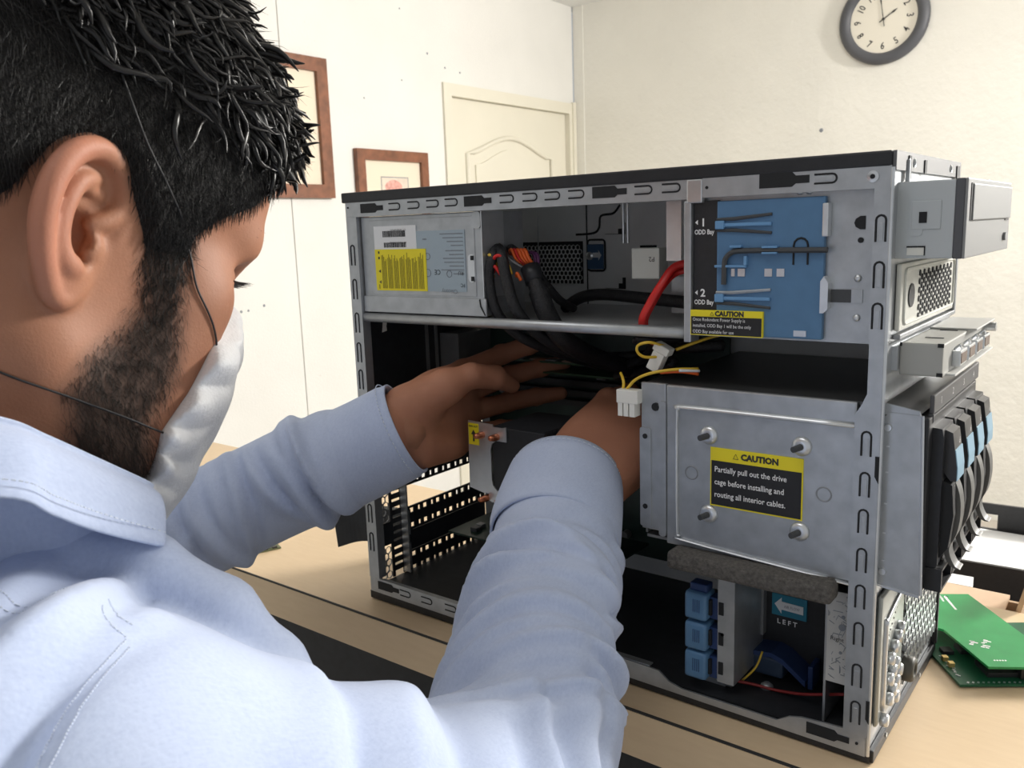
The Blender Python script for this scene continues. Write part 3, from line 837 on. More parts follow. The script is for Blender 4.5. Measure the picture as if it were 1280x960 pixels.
for z in (0.2975, 0.2748):
    P('rivet', MB().lathe([(0.0023, 0.0062), (0.0020, 0.0050), (0.0008, 0.0044)], (0.4232, 0, z), (0, 1, 0), 14), STEELB, None, True)
cl = P('caution_label', MB().box(0.3222, 0.3700, -0.0005, 0.0016, 0.2612, 0.2772), YELLOW)
P('label_field', MB().box(0.3228, 0.3694, -0.0007, -0.0005, 0.2618, 0.2731), LBLACK, cl)
text_obj('label_heading', ['CAUTION'], cl, INKB, (0.3390, -0.0007, 0.2738), 0.0042, 'xz', bold=0.00025)
P('warning_triangle', MB().tube([(0.3358, -0.0007, 0.2740), (0.3382, -0.0007, 0.2740), (0.3370, -0.0007, 0.2762)], 0.0002, 4, closed=True), INKB, cl)
text_obj('label_text', ['Once Redundant Power Supply is', 'installed, ODD Bay 1 will be the only', 'ODD Bay available for use'], cl, INKW, (0.3240, -0.0009, 0.2703), 0.00300, 'xz', 1.28, sx=0.86)
for k, x in enumerate((0.3885, 0.3940)):
    P('roof_stud', MB().lathe([(0.0028, 0.3482), (0.0026, 0.3462), (0.001, 0.3452)], (x, 0.008, 0), (0, 0, 1), 12), STEELB, None, True)

# ---- drive cage
P('cage_face', MB().bbox(0.3040, 0.4268, 0.0012, 0.0050, 0.1155, 0.2265, 0.0012), STEEL)
P('cage_top', MB().box(0.2860, 0.4310, 0.0050, 0.1650, 0.2240, 0.2262), mat('cage_top_shaded_steel', (0.10, 0.10, 0.10), 0.35, 0.6))  # steel colour darkened to paint in the shade on the cage top
P('cage_left_wall', MB().box(0.2860, 0.2875, 0.0050, 0.1650, 0.1190, 0.2240), STEELD)
P('cage_bottom', MB().box(0.2870, 0.4300, 0.0050, 0.1650, 0.1160, 0.1180), STEELD)
P('cage_flange', MB().bbox(0.2848, 0.3035, 0.0016, 0.0050, 0.1230, 0.2268, 0.0008), STEEL)
P('flange_plate', MB().prism(rrect(0.2840, 0.2925, 0.1250, 0.1955, 0.0015), 'y', 0.0006, 0.0016), STEEL)
P('cage_fold', MB().prism(rrect(0.2985, 0.3040, 0.1200, 0.2150, 0.0020), 'y', 0.0004, 0.0018), STEEL)
for (x, z, r) in ((0.2962, 0.2107, 0.0028), (0.2882, 0.1895, 0.0018), (0.2880, 0.1395, 0.0018)):
    P('screw_hole', MB().cyl((x, 0.0001, z), (x, 0.0010 if x < 0.29 else 0.0018, z), r, n=14), DARK)
emb = [(x, -0.0001, z) for x, z in [(0.4262, 0.2128), (0.3200, 0.2128), (0.3150, 0.2110), (0.3128, 0.2060), (0.3128, 0.1300), (0.3145, 0.1240), (0.3200, 0.1205), (0.4262, 0.1150)]]
P('cage_emboss', MB().tube(spline(emb, 5), 0.0018, 8, flat=0.5), STEELB, None, True)
for (x, z) in ((0.3349, 0.1958), (0.3955, 0.1961), (0.3353, 0.1424), (0.3955, 0.1418)):
    g = P('grommet', MB().lathe([(0.0062, 0.0014), (0.0060, 0.0000), (0.0048, -0.0012), (0.0030, -0.0016)], (x, 0, z), (0, 1, 0), 20), STEELB, None, True)
    P('mount_pin', MB().cyl((x, -0.0016, z), (x - 0.0022, -0.0085, z - 0.0004), 0.0021, 0.0019, n=12), GREYR, g)
for (x, z) in ((0.3226, 0.1685), (0.4094, 0.1679)):
    P('knockout', MB().tube([(x + 0.0044 * math.cos(t), 0.0011, z + 0.0044 * math.sin(t)) for t in [2 * math.pi * k / 20 for k in range(20)]], 0.0005, 6, closed=True), STEELD)
cl = P('caution_label', MB().box(0.3362, 0.3968, 0.0006, 0.0013, 0.1487, 0.1882), YELLOW)
P('label_field', MB().box(0.3370, 0.3960, 0.0004, 0.0006, 0.1497, 0.1795), LBLACK, cl)
text_obj('label_heading', ['CAUTION'], cl, INKB, (0.3570, 0.0004, 0.1822), 0.0054, 'xz', bold=0.0003)
P('warning_triangle', MB().tube([(0.3518, 0.0005, 0.1822), (0.3552, 0.0005, 0.1822), (0.3535, 0.0005, 0.1854)], 0.00025, 4, closed=True), INKB, cl)
text_obj('label_text', ['Partially pull out the drive', 'cage before installing and', 'routing all interior cables.'], cl, INKW, (0.3392, 0.0002, 0.1722), 0.0053, 'xz', 1.6, bold=0.00006, sx=0.86)
P('foam_strip', MB().bbox(0.3120, 0.4200, -0.0150, 0.0030, 0.1045, 0.1165, 0.0028), RUBBER, None, True)

# ---- lower bay: bracket with blue clips, fan duct, label strip
P('clip_bracket', MB().box(0.3390, 0.3450, 0.0080, 0.0092, 0.0200, 0.1010).box(0.3450, 0.3500, 0.0080, 0.0088, 0.0200, 0.1130).box(0.3500, 0.3510, 0.0080, 0.0600, 0.0200, 0.1130), STEEL)
P('bracket_hook', MB().prism([(0.3290, 0.098), (0.3345, 0.0985), (0.3345, 0.105), (0.3390, 0.106), (0.3390, 0.1130), (0.3330, 0.1120), (0.3280, 0.1060)], 'y', 0.0085, 0.0125), STEEL)
for z in (0.0965, 0.0555):
    P('screw_hole', MB().cyl((0.3425, 0.0074, z), (0.3425, 0.0082, z), 0.0012, n=10), DARK)
for k, z in enumerate((0.0640, 0.0420, 0.0205)):
    c = P('blue_clip', MB().bbox(0.3170, 0.3330, 0.0020, 0.0180, z, z + 0.0195, 0.0022), BLUEP, None, True)
    P('clip_side', MB().box(0.3331, 0.3388, 0.0085, 0.0170, z + 0.001, z + 0.0165), BLUEDK, c)
    P('clip_slot', MB().box(0.3332, 0.3350, 0.0060, 0.0092, z + 0.004, z + 0.0150), DARK, c)
    P('bracket_slot', MB().box(0.3398, 0.3432, 0.0074, 0.0082, z + 0.0055, z + 0.0145), DARK)
    P('clip_ribs', MB().box(0.3235, 0.3238, 0.0016, 0.0021, z + 0.006, z + 0.015).box(0.3250, 0.3253, 0.0016, 0.0021, z + 0.006, z + 0.015).box(0.3265, 0.3268, 0.0016, 0.0021, z + 0.006, z + 0.015).box(0.3280, 0.3283, 0.0016, 0.0021, z + 0.006, z + 0.015), BLUEDK, c)
P('clip_cap', MB().bbox(0.3190, 0.3320, 0.0060, 0.0160, 0.0830, 0.0890, 0.0015), BLUEDK)
P('fan_duct', MB().box(0.3480, 0.4080, 0.0620, 0.1600, 0.0120, 0.1140), BLACKP)
P('duct_side_plate', MB().box(0.4085, 0.4100, 0.0150, 0.1500, 0.0110, 0.1130), STEEL)
P('duct_rib', MB().box(0.3490, 0.3525, 0.0560, 0.0620, 0.0380, 0.0760), GREYP)
al = P('airflow_label', MB().box(0.3570, 0.3818, 0.0605, 0.0620, 0.0540, 0.0700), mat('teal_label', (0.02, 0.20, 0.30), 0.5))
P('arrow', MB().prism([(0.3590, 0.0625), (0.3640, 0.0680), (0.3640, 0.0650), (0.3795, 0.0645), (0.3795, 0.0585), (0.3640, 0.0590), (0.3640, 0.0560)], 'y', 0.0600, 0.0605), LWHITE, al)
text_obj('arrow_text', ['AIR FLOW'], al, INKG, (0.3660, 0.0598, 0.0608), 0.0030, 'xz', sx=0.8)
ld_ = TW
text_obj('duct_text', ['L E F T'], TW, INKW, (0.3605, 0.0616, 0.0475), 0.0050, 'xz', bold=0.0001)
text_obj('duct_text', ['T'], TW, INKW, (0.3750, 0.0616, 0.0745), 0.0040, 'xz')
P('fan_handle', MB().prism([(0.3450, 0.0310), (0.3640, 0.0335), (0.3720, 0.0310), (0.3880, 0.0190), (0.3880, 0.0150), (0.3720, 0.0270), (0.3640, 0.0300), (0.3450, 0.0280)], 'y', 0.0420, 0.0620), BLUEDK)
P('fan_handle', MB().bbox(0.3500, 0.3720, 0.0430, 0.0610, 0.0150, 0.0290, 0.002), mat('slate_plastic', (0.03, 0.05, 0.09), 0.4))
P('fan_handle', MB().bbox(0.3890, 0.3925, 0.0440, 0.060, 0.0130, 0.0300, 0.001), BLUEDK)
dl = P('diagram_label', MB().box(0.4112, 0.4262, 0.0100, 0.0110, 0.0430, 0.1040), mat('diagram_paper', (0.50, 0.50, 0.49), 0.7))
m = MB()
for k in range(46):
    x, z = random.uniform(0.4118, 0.4225), random.uniform(0.0445, 0.1025)
    l, a = random.uniform(0.001, 0.006), random.choice((0, math.pi / 2, 0.7, -0.5, 1.2))
    m.tube([(x, 0.0099, z), (min(0.4255, x + l * math.cos(a)), 0.0099, min(0.1035, z + l * math.sin(a)))], 0.00022, 4)
for x, z, r in ((0.4205, 0.0810, 0.0022), (0.4210, 0.0880, 0.0012), (0.4200, 0.0640, 0.0010)):
    m.cyl((x, 0.0097, z), (x, 0.0100, z), r, n=12)
P('diagram_lines', m, INKG, dl)
text_obj('diagram_text', ['Right'], dl, INKB, (0.4135, 0.0097, 0.0715), 0.0040, 'xz')
P('floor_screw', MB().lathe([(0.0045, 0.0105), (0.0042, 0.0125), (0.002, 0.0145)], (0.3640, 0.035, 0), (0, 0, 1), 14), STEEL, None, True)
P('floor_screw', MB().lathe([(0.0030, 0), (0.0030, 0.005)], (0.3400, 0.020, 0.0150), (1, 0, 0), 12), STEELB)
P('floor_bracket', MB().prism([(0.318, 0.0106), (0.340, 0.0106), (0.340, 0.022), (0.334, 0.020)], 'y', 0.020, 0.024), STEEL)

# ---- motherboard in the dark
mbd = P('motherboard', MB().box(0.0200, 0.2800, 0.1600, 0.1618, 0.0300, 0.2540), PCB)
for k in range(5):
    P('memory_slot', MB().box(0.0500 + k * 0.0, 0.2000, 0.1500, 0.1598, 0.205 - k * 0.0095, 0.2105 - k * 0.0095), BLACKP, mbd)
for k in range(4):
    P('expansion_slot', MB().box(0.0300, 0.1500 - 0.02 * (k % 2), 0.148, 0.1598, 0.040 + k * 0.0203, 0.047 + k * 0.0203), BLACKP, mbd)
for k in range(22):
    x, z = random.uniform(0.03, 0.26), random.uniform(0.035, 0.245)
    s = random.uniform(0.003, 0.008)
    if k % 3 == 0:
        P('capacitor', MB().cyl((x, 0.160, z), (x, 0.152, z), s * 0.6, n=10), GREYP, mbd)
    else:
        P('chip', MB().box(x, x + s * 1.6, 0.157, 0.1598, z, z + s), random.choice((BLACKP, DARK, GREYR, STEELD)), mbd)
P('port_block', MB().box(0.0020, 0.0260, 0.110, 0.1590, 0.150, 0.235), STEELD, mbd)
P('memory_stick', MB().box(0.0600, 0.1950, 0.1180, 0.1500, 0.2120, 0.2135), mat('pcb_stick', (0.03, 0.075, 0.035), 0.4), mbd)
P('memory_stick', MB().box(0.0600, 0.1950, 0.1180, 0.1500, 0.2025, 0.2040), MATS['pcb_stick'], mbd)
for k in range(7):
    P('stick_chip', MB().box(0.066 + k * 0.018, 0.077 + k * 0.018, 0.121, 0.131, 0.2136, 0.2146), GREYP if k % 2 else mat('stick_label', (0.32, 0.22, 0.17), 0.6), mbd)
ex = P('expansion_card', MB().box(0.0330, 0.2100, 0.0750, 0.1480, 0.0472, 0.0490), PCB)
for k in range(16):
    x, y = random.uniform(0.04, 0.20), random.uniform(0.08, 0.14)
    s = random.uniform(0.003, 0.009)
    P('card_chip', MB().box(x, x + s, y, y + s, 0.0490, 0.0490 + s * 0.5), random.choice((BLACKP, GREYR, STEELD)), ex)
MB_blue = P('blue_print', MB().box(0.150, 0.163, 0.1592, 0.1599, 0.2490, 0.2520), mat('blue_marking', (0.10, 0.12, 0.5), 0.5), mbd)

# ---- cables
def cable(name, pts, r, m, flat=1.0, n=8, label=None):
    o = P(name, MB().tube(spline(pts, 7), r, n, flat=flat), m, None, True)
    if label: o['label'] = label
    return o
cable('power_cable', [(0.147, 0.022, 0.318), (0.153, 0.010, 0.312), (0.1500, 0.008, 0.2960), (0.1545, 0.010, 0.2700), (0.1640, 0.025, 0.2500), (0.1750, 0.060, 0.2330), (0.185, 0.11, 0.2150)], 0.0042, CABLE)
cable('power_cable', [(0.147, 0.024, 0.3175), (0.1600, 0.012, 0.3115), (0.1650, 0.010, 0.2960), (0.1720, 0.012, 0.2720), (0.1810, 0.028, 0.2510), (0.1900, 0.058, 0.2340), (0.202, 0.11, 0.2160)], 0.0046, CABLE)
cable('power_cable', [(0.1745, 0.030, 0.2990), (0.1835, 0.026, 0.2845), (0.1900, 0.028, 0.2660), (0.1960, 0.040, 0.2470), (0.2000, 0.075, 0.2290), (0.212, 0.12, 0.2120)], [0.0064] * 7 * 1 + [0.0078] * 29, CABLE)
P('cable_collar', MB().cyl((0.1725, 0.031, 0.3025), (0.1790, 0.028, 0.2915), 0.0080, 0.0074, n=16), BLACKP, None, True)
cable('power_cable', [(0.147, 0.040, 0.316), (0.1580, 0.030, 0.3160), (0.1700, 0.045, 0.2960), (0.1780, 0.060, 0.2760), (0.1760, 0.085, 0.2660)], 0.0034, CABLE)
cable('sleeved_cable', [(0.1600, 0.095, 0.2650), (0.1790, 0.092, 0.2745), (0.2022, 0.090, 0.2775), (0.2379, 0.085, 0.2760), (0.2870, 0.070, 0.2745), (0.310, 0.068, 0.272)], 0.0048, CABLE)
cable('sleeved_cable', [(0.205, 0.11, 0.214), (0.235, 0.10, 0.228), (0.258, 0.07, 0.243), (0.283, 0.045, 0.249)], 0.0040, CABLE)
cable('sleeved_cable', [(0.185, 0.11, 0.222), (0.225, 0.115, 0.226), (0.262, 0.10, 0.236), (0.290, 0.06, 0.243), (0.318, 0.06, 0.246)], 0.0042, CABLE)
cable('sleeved_cable', [(0.195, 0.12, 0.205), (0.225, 0.11, 0.212), (0.260, 0.08, 0.222), (0.284, 0.05, 0.234)], 0.0040, CABLE)
for k in range(5):
    cable('orange_wire', [(0.147, 0.040, 0.3125), (0.1540 + 0.003 * k, 0.030, 0.3150), (0.1590 + 0.0032 * k, 0.026, 0.3160), (0.1635 + 0.0030 * k, 0.026, 0.3090), (0.1705 + 0.0016 * k, 0.031, 0.3030)], 0.0014, ORANC if k != 1 else REDC, n=6)
for k in range(2):
    cable('purple_wire', [(0.168, 0.036, 0.3140), (0.1740 + 0.0028 * k, 0.034, 0.3125), (0.1765 + 0.0020 * k, 0.033, 0.3060), (0.1765, 0.032, 0.3010)], 0.0014, PURPC, n=6)
cable('grey_wire', [(0.1570, 0.022, 0.3110), (0.1630, 0.020, 0.3080), (0.1705, 0.026, 0.3020)], 0.0010, GREYP, n=6)
cable('yellow_wire', [(0.148, 0.022, 0.3070), (0.1510, 0.008, 0.3130), (0.1550, 0.008, 0.3110), (0.1545, 0.012, 0.3050)], 0.0014, YELC, n=6)
cable('yellow_wire', [(0.148, 0.016, 0.2960), (0.1502, 0.010, 0.3010), (0.1500, 0.012, 0.3060)], 0.0014, YELC, n=6)
cable('yellow_wire', [(0.1600, 0.018, 0.3030), (0.1625, 0.016, 0.3050), (0.1640, 0.018, 0.2980)], 0.0014, YELC, n=6)
cable('red_wire', [(0.1530, 0.016, 0.3020), (0.1555, 0.008, 0.3100), (0.1610, 0.008, 0.3125), (0.1650, 0.012, 0.3050)], 0.0014, REDC, n=6)
cable('red_wire', [(0.1500, 0.014, 0.3000), (0.1560, 0.008, 0.3045), (0.1600, 0.010, 0.2980)], 0.0014, REDC, n=6)
cable('red_wire', [(0.1660, 0.022, 0.2960), (0.1680, 0.020, 0.2985), (0.1700, 0.022, 0.2930)], 0.0014, ORANC, n=6)
for k in range(2):
    cable('red_data_cable', [(0.3100, 0.048, 0.3050 - 0.004 * k), (0.2920, 0.040 + 0.003 * k, 0.3030 - 0.004 * k), (0.2856, 0.030 + 0.003 * k, 0.2910), (0.2789, 0.025 + 0.003 * k, 0.2775), (0.2748, 0.022 + 0.003 * k, 0.2665), (0.2722, 0.030 + 0.003 * k, 0.2565), (0.2671, 0.050, 0.2468)], 0.0034, REDC, 0.6)
cable('red_data_cable', [(0.2640, 0.040, 0.2510), (0.2700, 0.030, 0.2545), (0.2800, 0.034, 0.2545), (0.2850, 0.06, 0.250)], 0.0018, REDC)
cable('black_wire', [(0.2640, 0.030, 0.2500), (0.2740, 0.020, 0.2535), (0.2900, 0.030, 0.2520), (0.3000, 0.06, 0.250)], 0.0020, CABLE)
cable('black_wire', [(0.2930, 0.02, 0.2440), (0.2850, 0.03, 0.2390), (0.2760, 0.05, 0.2330), (0.262, 0.08, 0.226)], 0.0030, CABLE)
cable('yellow_wire', [(0.2960, 0.016, 0.2500), (0.2923, 0.0, 0.2544), (0.2855, -0.003, 0.2525), (0.2848, -0.003, 0.2480), (0.2875, 0.002, 0.2440), (0.2925, 0.012, 0.2430)], 0.0010, YELC, n=6)
cable('yellow_wire', [(0.3016, 0.02, 0.2474), (0.3116, 0.028, 0.2517), (0.3216, 0.04, 0.2554), (0.335, 0.05, 0.258)], 0.0011, YELC, n=6)
cable('yellow_wire', [(0.2742, 0.0, 0.2207), (0.2818, 0.0, 0.2285), (0.2929, 0.002, 0.2335), (0.3067, 0.010, 0.2357), (0.3182, 0.020, 0.2354)], 0.0011, YELC, n=6)
cable('yellow_wire', [(0.2717, 0.0, 0.2205), (0.2716, 0.001, 0.2250), (0.2690, 0.004, 0.2280), (0.2641, 0.010, 0.2300)], 0.0011, YELC, n=6)
cable('red_wire', [(0.2960, 0.008, 0.2330), (0.3086, 0.012, 0.2340), (0.3182, 0.020, 0.2318)], 0.0012, ORANC, n=6)
cable('white_wire', [(0.3090, 0.010, 0.2350), (0.3190, 0.020, 0.2340)], 0.0010, LWHITE, n=6)
WHITEP = mat('white_nylon', (0.80, 0.79, 0.74), 0.4)
pc = P('white_plug', MB().bbox(0.2690, 0.2855, -0.0050, 0.0040, 0.2120, 0.2215, 0.0008).box(0.2700, 0.2735, -0.0046, 0.0036, 0.2030, 0.2122).box(0.2745, 0.2780, -0.0046, 0.0036, 0.2030, 0.2122).box(0.2790, 0.2830, -0.0046, 0.0036, 0.2030, 0.2122), WHITEP)
o = P('white_plug', MB().bbox(-0.0045, 0.0045, -0.004, 0.004, -0.011, 0.003, 0.0008).bbox(-0.0055, 0.0065, -0.0045, 0.0045, 0.003, 0.0085, 0.0008), WHITEP)
o.location = (0.2925, 0.014, 0.2435)
o.rotation_euler = (0, 0.45, 0)
cable('red_wire', [(0.344, 0.024, 0.0150), (0.358, 0.030, 0.0130), (0.372, 0.032, 0.0125), (0.392, 0.030, 0.0170), (0.420, 0.022, 0.030)], 0.0011, mat('dim_red', (0.25, 0.02, 0.02), 0.5), n=6)
cable('yellow_wire', [(0.348, 0.030, 0.0130), (0.3562, 0.034, 0.0240), (0.3585, 0.040, 0.0340)], 0.0008, YELC, n=6)

# ---- heatsink being fitted, held in the man's hands
hs = empty('heatsink', (0.1403, 0.0120, 0.1120))
hs.scale = (0.966, 0.966, 0.966)
tag(hs, 'metal heatsink with copper pipe ends and a yellow arrow sticker in the hands', 'heatsink')
def Hs(name, mb, m, par=None, smooth=False):
    o = mb.build(name, m, par or hs, smooth)
    if par is None:
        o.location = (-0.125, -0.03, -0.106)
    return o
Hs('side_plate', MB().prism([(0.1035, 0.1765), (0.1300, 0.1755), (0.1305, 0.1735), (0.1390, 0.1735), (0.1440, 0.1745), (0.1440, 0.1620), (0.1330, 0.1620), (0.1285, 0.1590), (0.1270, 0.1540), (0.1270, 0.1280),
                             (0.1280, 0.1230), (0.1320, 0.1190), (0.1440, 0.1170), (0.1440, 0.1060), (0.1250, 0.1085), (0.1230, 0.1100), (0.1230, 0.1155), (0.1180, 0.1150), (0.1025, 0.1180)], 'y', 0.0290, 0.0302), STEELB)
st = Hs('arrow_sticker', MB().box(0.1040, 0.1150, 0.0286, 0.0290, 0.1560, 0.1745), YELLOW)
a = MB().prism([(0.1088, 0.1590), (0.1104, 0.1590), (0.1104, 0.1650), (0.1122, 0.1650), (0.1096, 0.1690), (0.1070, 0.1650), (0.1088, 0.1650)], 'y', 0.0283, 0.0286).build('arrow', INKB, st)
text_obj('sticker_text', ['FAN OUT'], st, INKB, (0.1047, 0.0285, 0.1712), 0.0022, 'xz', bold=0.0001)
for (x, z) in ((0.1195, 0.1655), (0.1350, 0.1655), (0.1215, 0.1110), (0.1390, 0.1120)):
    Hs('heat_pipe', MB().tube([(x, 0.040, z), (x - 0.001, 0.026, z), (x - 0.0015, 0.0205, z + 0.0005), (x - 0.0018, 0.0195, z + 0.0005)], [0.0030, 0.0030, 0.0022, 0.0006], 12), COPPER, None, True)
for k in range(24):
    Hs('fin', MB().box(0.1290, 0.1800, 0.0330 + k * 0.0026, 0.0336 + k * 0.0026, 0.1180, 0.1740), BLACKM)
Hs('fan_shroud', MB().bbox(0.1280, 0.1820, 0.0305, 0.0325, 0.1185, 0.1735, 0.001), BLACKP)

# ================================================================== front of the tower
XF = L_ + 0.0004
P('front_plate', MB().box(0.4385, 0.4408, 0.0015, 0.1725, 0.0090, 0.3575), STEEL)
P('cap_slot', MB().box(0.4426, 0.4432, 0.0260, 0.0310, 0.3520, 0.3650), DARK)
P('cap_clip', MB().bbox(0.4416, 0.4440, 0.0240, 0.0262, 0.3400, 0.3630, 0.0006), STEEL)
P('cap_slot', MB().box(0.4426, 0.4432, 0.0640, 0.0690, 0.3560, 0.3640), DARK)
P('cap_slot', MB().box(0.4426, 0.4432, 0.1580, 0.1670, 0.3510, 0.3640), DARK)
for y in (0.040, 0.140):
    P('cap_rivet', MB().tube([(0.4428, y + 0.0020 * math.cos(t), 0.3615 + 0.0022 * math.sin(t)) for t in [2 * math.pi * k / 12 for k in range(12)]], 0.0004, 5, closed=True), STEELB)
# optical drive pulled forward
od = P('optical_drive', MB().bbox(0.4300, 0.4700, 0.0130, 0.1590, 0.3080, 0.3502, 0.0008), mat('drive_case_grey', (0.50, 0.53, 0.54), 0.5, 0.35))
P('drive_dimple', MB().prism(rrect(0.4475, 0.4545, 0.3205, 0.3400, 0.002), 'y', 0.0126, 0.0131).bbox(0.4485, 0.4635, 0.0124, 0.0131, 0.3240, 0.3395, 0.0004), MATS['drive_case_grey'], od)
P('drive_window', MB().box(0.4525, 0.4565, 0.0120, 0.0128, 0.3275, 0.3335), DARK, od)
P('drive_opening', MB().box(0.4470, 0.4560, 0.0124, 0.0131, 0.3100, 0.3145), NATURAL, od)
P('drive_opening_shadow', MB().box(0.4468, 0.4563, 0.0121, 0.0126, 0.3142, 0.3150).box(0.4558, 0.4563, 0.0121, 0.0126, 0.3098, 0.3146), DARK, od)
bz = P('drive_bezel', MB().bbox(0.4700, 0.4745, 0.0128, 0.1592, 0.3078, 0.3506, 0.0006), mat('bezel_side', (0.09, 0.092, 0.10), 0.5))
P('drive_bezel_front', MB().bbox(0.4745, 0.4760, 0.0128, 0.1592, 0.3078, 0.3506, 0.0006), LGREYP, od)
P('drive_tray_door', MB().bbox(0.4758, 0.4772, 0.0240, 0.1555, 0.3280, 0.3478, 0.0006), LGREYP, od)
P('drive_tray_gap', MB().box(0.4759, 0.4764, 0.0205, 0.0240, 0.3280, 0.3480), DARK, od)
P('drive_button', MB().cyl((0.4758, 0.138, 0.3165), (0.4776, 0.138, 0.3165), 0.0026, n=14), GREYP, od)
P('drive_led', MB().box(0.4759, 0.4766, 0.139, 0.152, 0.3268, 0.3277), DARK, od)
P('drive_top_screw', MB().lathe([(0.0035, 0.3502), (0.0030, 0.3525)], (0.466, 0.120, 0), (0, 0, 1), 12), STEELB, od)
# perforated blank for the lower bay
bk = P('bay_blank', MB().bbox(0.4412, 0.4440, 0.0160, 0.1640, 0.2665, 0.3050, 0.0010), mat('cream_steel', (0.66, 0.66, 0.60), 0.45, 0.2))
P('blank_rim', MB().tube([(0.4442, a, b) for a, b in rrect(0.024, 0.160, 0.2700, 0.3015, 0.004)], 0.0010, 6, closed=True), MATS['cream_steel'], bk)
P('blank_hole', MB().lathe([(0.0070, 0.4441), (0.0070, 0.4446)], (0, 0.0405, 0.2855), (1, 0, 0), 20), DARK, bk)
hm = MB().lathe([(0.0020, 0), (0.0020, 0.0005)], (0.4441, 0, 0), (1, 0, 0), 6).mesh('perforation')
for i in range(17):
    for j in range(6):
        y = 0.0600 + i * 0.0056
        z = 0.2715 + j * 0.0052 + (0.0026 if i % 2 else 0)
        if z > 0.2995: continue
        o = link('perforation', hm, DARK, bk)
        o.location = (0, y, z)
P('blank_lip', MB().bbox(0.4410, 0.4450, 0.0150, 0.1660, 0.2620, 0.2650, 0.0006), STEELD)
P('front_hinge', MB().bbox(0.4410, 0.4450, 0.165, 0.170, 0.262, 0.306, 0.001), STEELD)
# connector module
md = P('front_module', MB().bbox(0.4440, 0.4670, 0.0200, 0.1540, 0.2410, 0.2600, 0.0010), mat('module_grey', (0.40, 0.40, 0.375), 0.5, 0.1))
P('module_flange', MB().box(0.4408, 0.4440, 0.0160, 0.1600, 0.2440, 0.2580), STEEL, md)
P('module_top_plate', MB().bbox(0.4450, 0.4720, 0.0900, 0.1560, 0.2600, 0.2612, 0.0004), mat('pale_plate', (0.6, 0.6, 0.58), 0.5), md)
for (x, y) in ((0.4520, 0.045), (0.4520, 0.085)):
    P('module_slot', MB().box(x, x + 0.0100, y, y + 0.0014, 0.2598, 0.2604), DARK, md)
for z in (0.2412, 0.2580):
    P('module_notch', MB().box(0.4640, 0.4672, 0.0196, 0.0204, z, z + 0.0022), DARK, md)
P('notch', MB().box(0.4440, 0.4452, 0.0196, 0.0204, 0.2580, 0.2602), DARK, md)
for k in range(4):
    y = 0.045 + k * 0.026
    P('port', MB().bbox(0.4668, 0.4715, y, y + 0.020, 0.2440, 0.2530, 0.0006), STEELB, md)
    P('port_cavity', MB().box(0.4712, 0.4718, y + 0.002, y + 0.018, 0.2455, 0.2515), mat('port_brown', (0.16, 0.11, 0.08), 0.6), md)
    P('port_spring', MB().tube([(0.4680, y, 0.2540), (0.4700, y + 0.004, 0.2562), (0.4705, y + 0.008, 0.2540), (0.4700, y + 0.012, 0.2562), (0.4690, y + 0.018, 0.2540)], 0.0007, 5), STEELB, md)
P('module_screw', MB().cyl((0.4670, 0.150, 0.256), (0.4740, 0.150, 0.256), 0.0030, n=10), STEELB, md)
P('module_lip', MB().bbox(0.4640, 0.4720, 0.030, 0.1540, 0.2405, 0.2418, 0.0004), MATS['pale_plate'], md)
# hot-plug drive cage
P('cage_side_sheet', MB().prism([(0.4405, 0.2180), (0.4430, 0.2210), (0.4605, 0.2205), (0.4640, 0.1140), (0.4405, 0.1165), (0.4400, 0.120)], 'y', 0.0070, 0.0084), STEEL)
P('cage_sheet_lip', MB().prism([(0.4405, 0.1165), (0.4640, 0.1140), (0.4640, 0.1125), (0.4405, 0.1150)], 'y', 0.0060, 0.0090), STEELB)
P('cage_sheet_edge', MB().tube([(0.4606, 0.0077, 0.2205), (0.4642, 0.0077, 0.1140)], 0.0011, 6), STEELB)
P('cage_roof', MB().prism([(0.4405, 0.2240), (0.4590, 0.2205), (0.4590, 0.2230), (0.4405, 0.2262)], 'y', 0.0090, 0.1540), mat('roof_grey', (0.16, 0.16, 0.16), 0.4, 0.4))
P('cage_roof_end', MB().prism([(0.4405, 0.2195), (0.4600, 0.2195), (0.4590, 0.2230), (0.4405, 0.2262)], 'y', 0.0075, 0.0095), STEEL)
for (x, z) in ((0.4428, 0.2120), (0.4432, 0.1245)):
    s = P('sheet_screw', MB().lathe([(0.0024, 0.0070), (0.0020, 0.0058)], (x, 0, z), (0, 1, 0), 12), STEELB)
for z in (0.2005, 0.1850, 0.1660, 0.1480, 0.1310):
    P('sheet_mark', MB().box(0.4424, 0.4440, 0.0066, 0.0071, z, z + 0.0008), STEELB)
P('bay_number_strip', MB().bbox(0.4620, 0.4645, 0.0170, 0.1540, 0.2200, 0.2310, 0.0008), mat('strip_grey', (0.075, 0.075, 0.08), 0.45))
ns = TW.children[-1]
for k in range(4):
    text_obj('bay_digit', [str(k + 1)], ns, INKW, (0.4648, 0.0330 + k * 0.033, 0.2235), 0.0060, 'yz')
P('strip_foot', MB().bbox(0.4615, 0.4645, 0.0170, 0.0200, 0.2150, 0.2200, 0.0006), MATS['strip_grey'], ns)
P('carrier_cage', MB().bbox(0.4420, 0.4640, 0.0090, 0.1500, 0.1140, 0.2190, 0.001), BLACKP)
SKYL = mat('carrier_label_blue', (0.25, 0.42, 0.55), 0.5)
GREYL = mat('carrier_lever_grey', (0.12, 0.12, 0.115), 0.5)
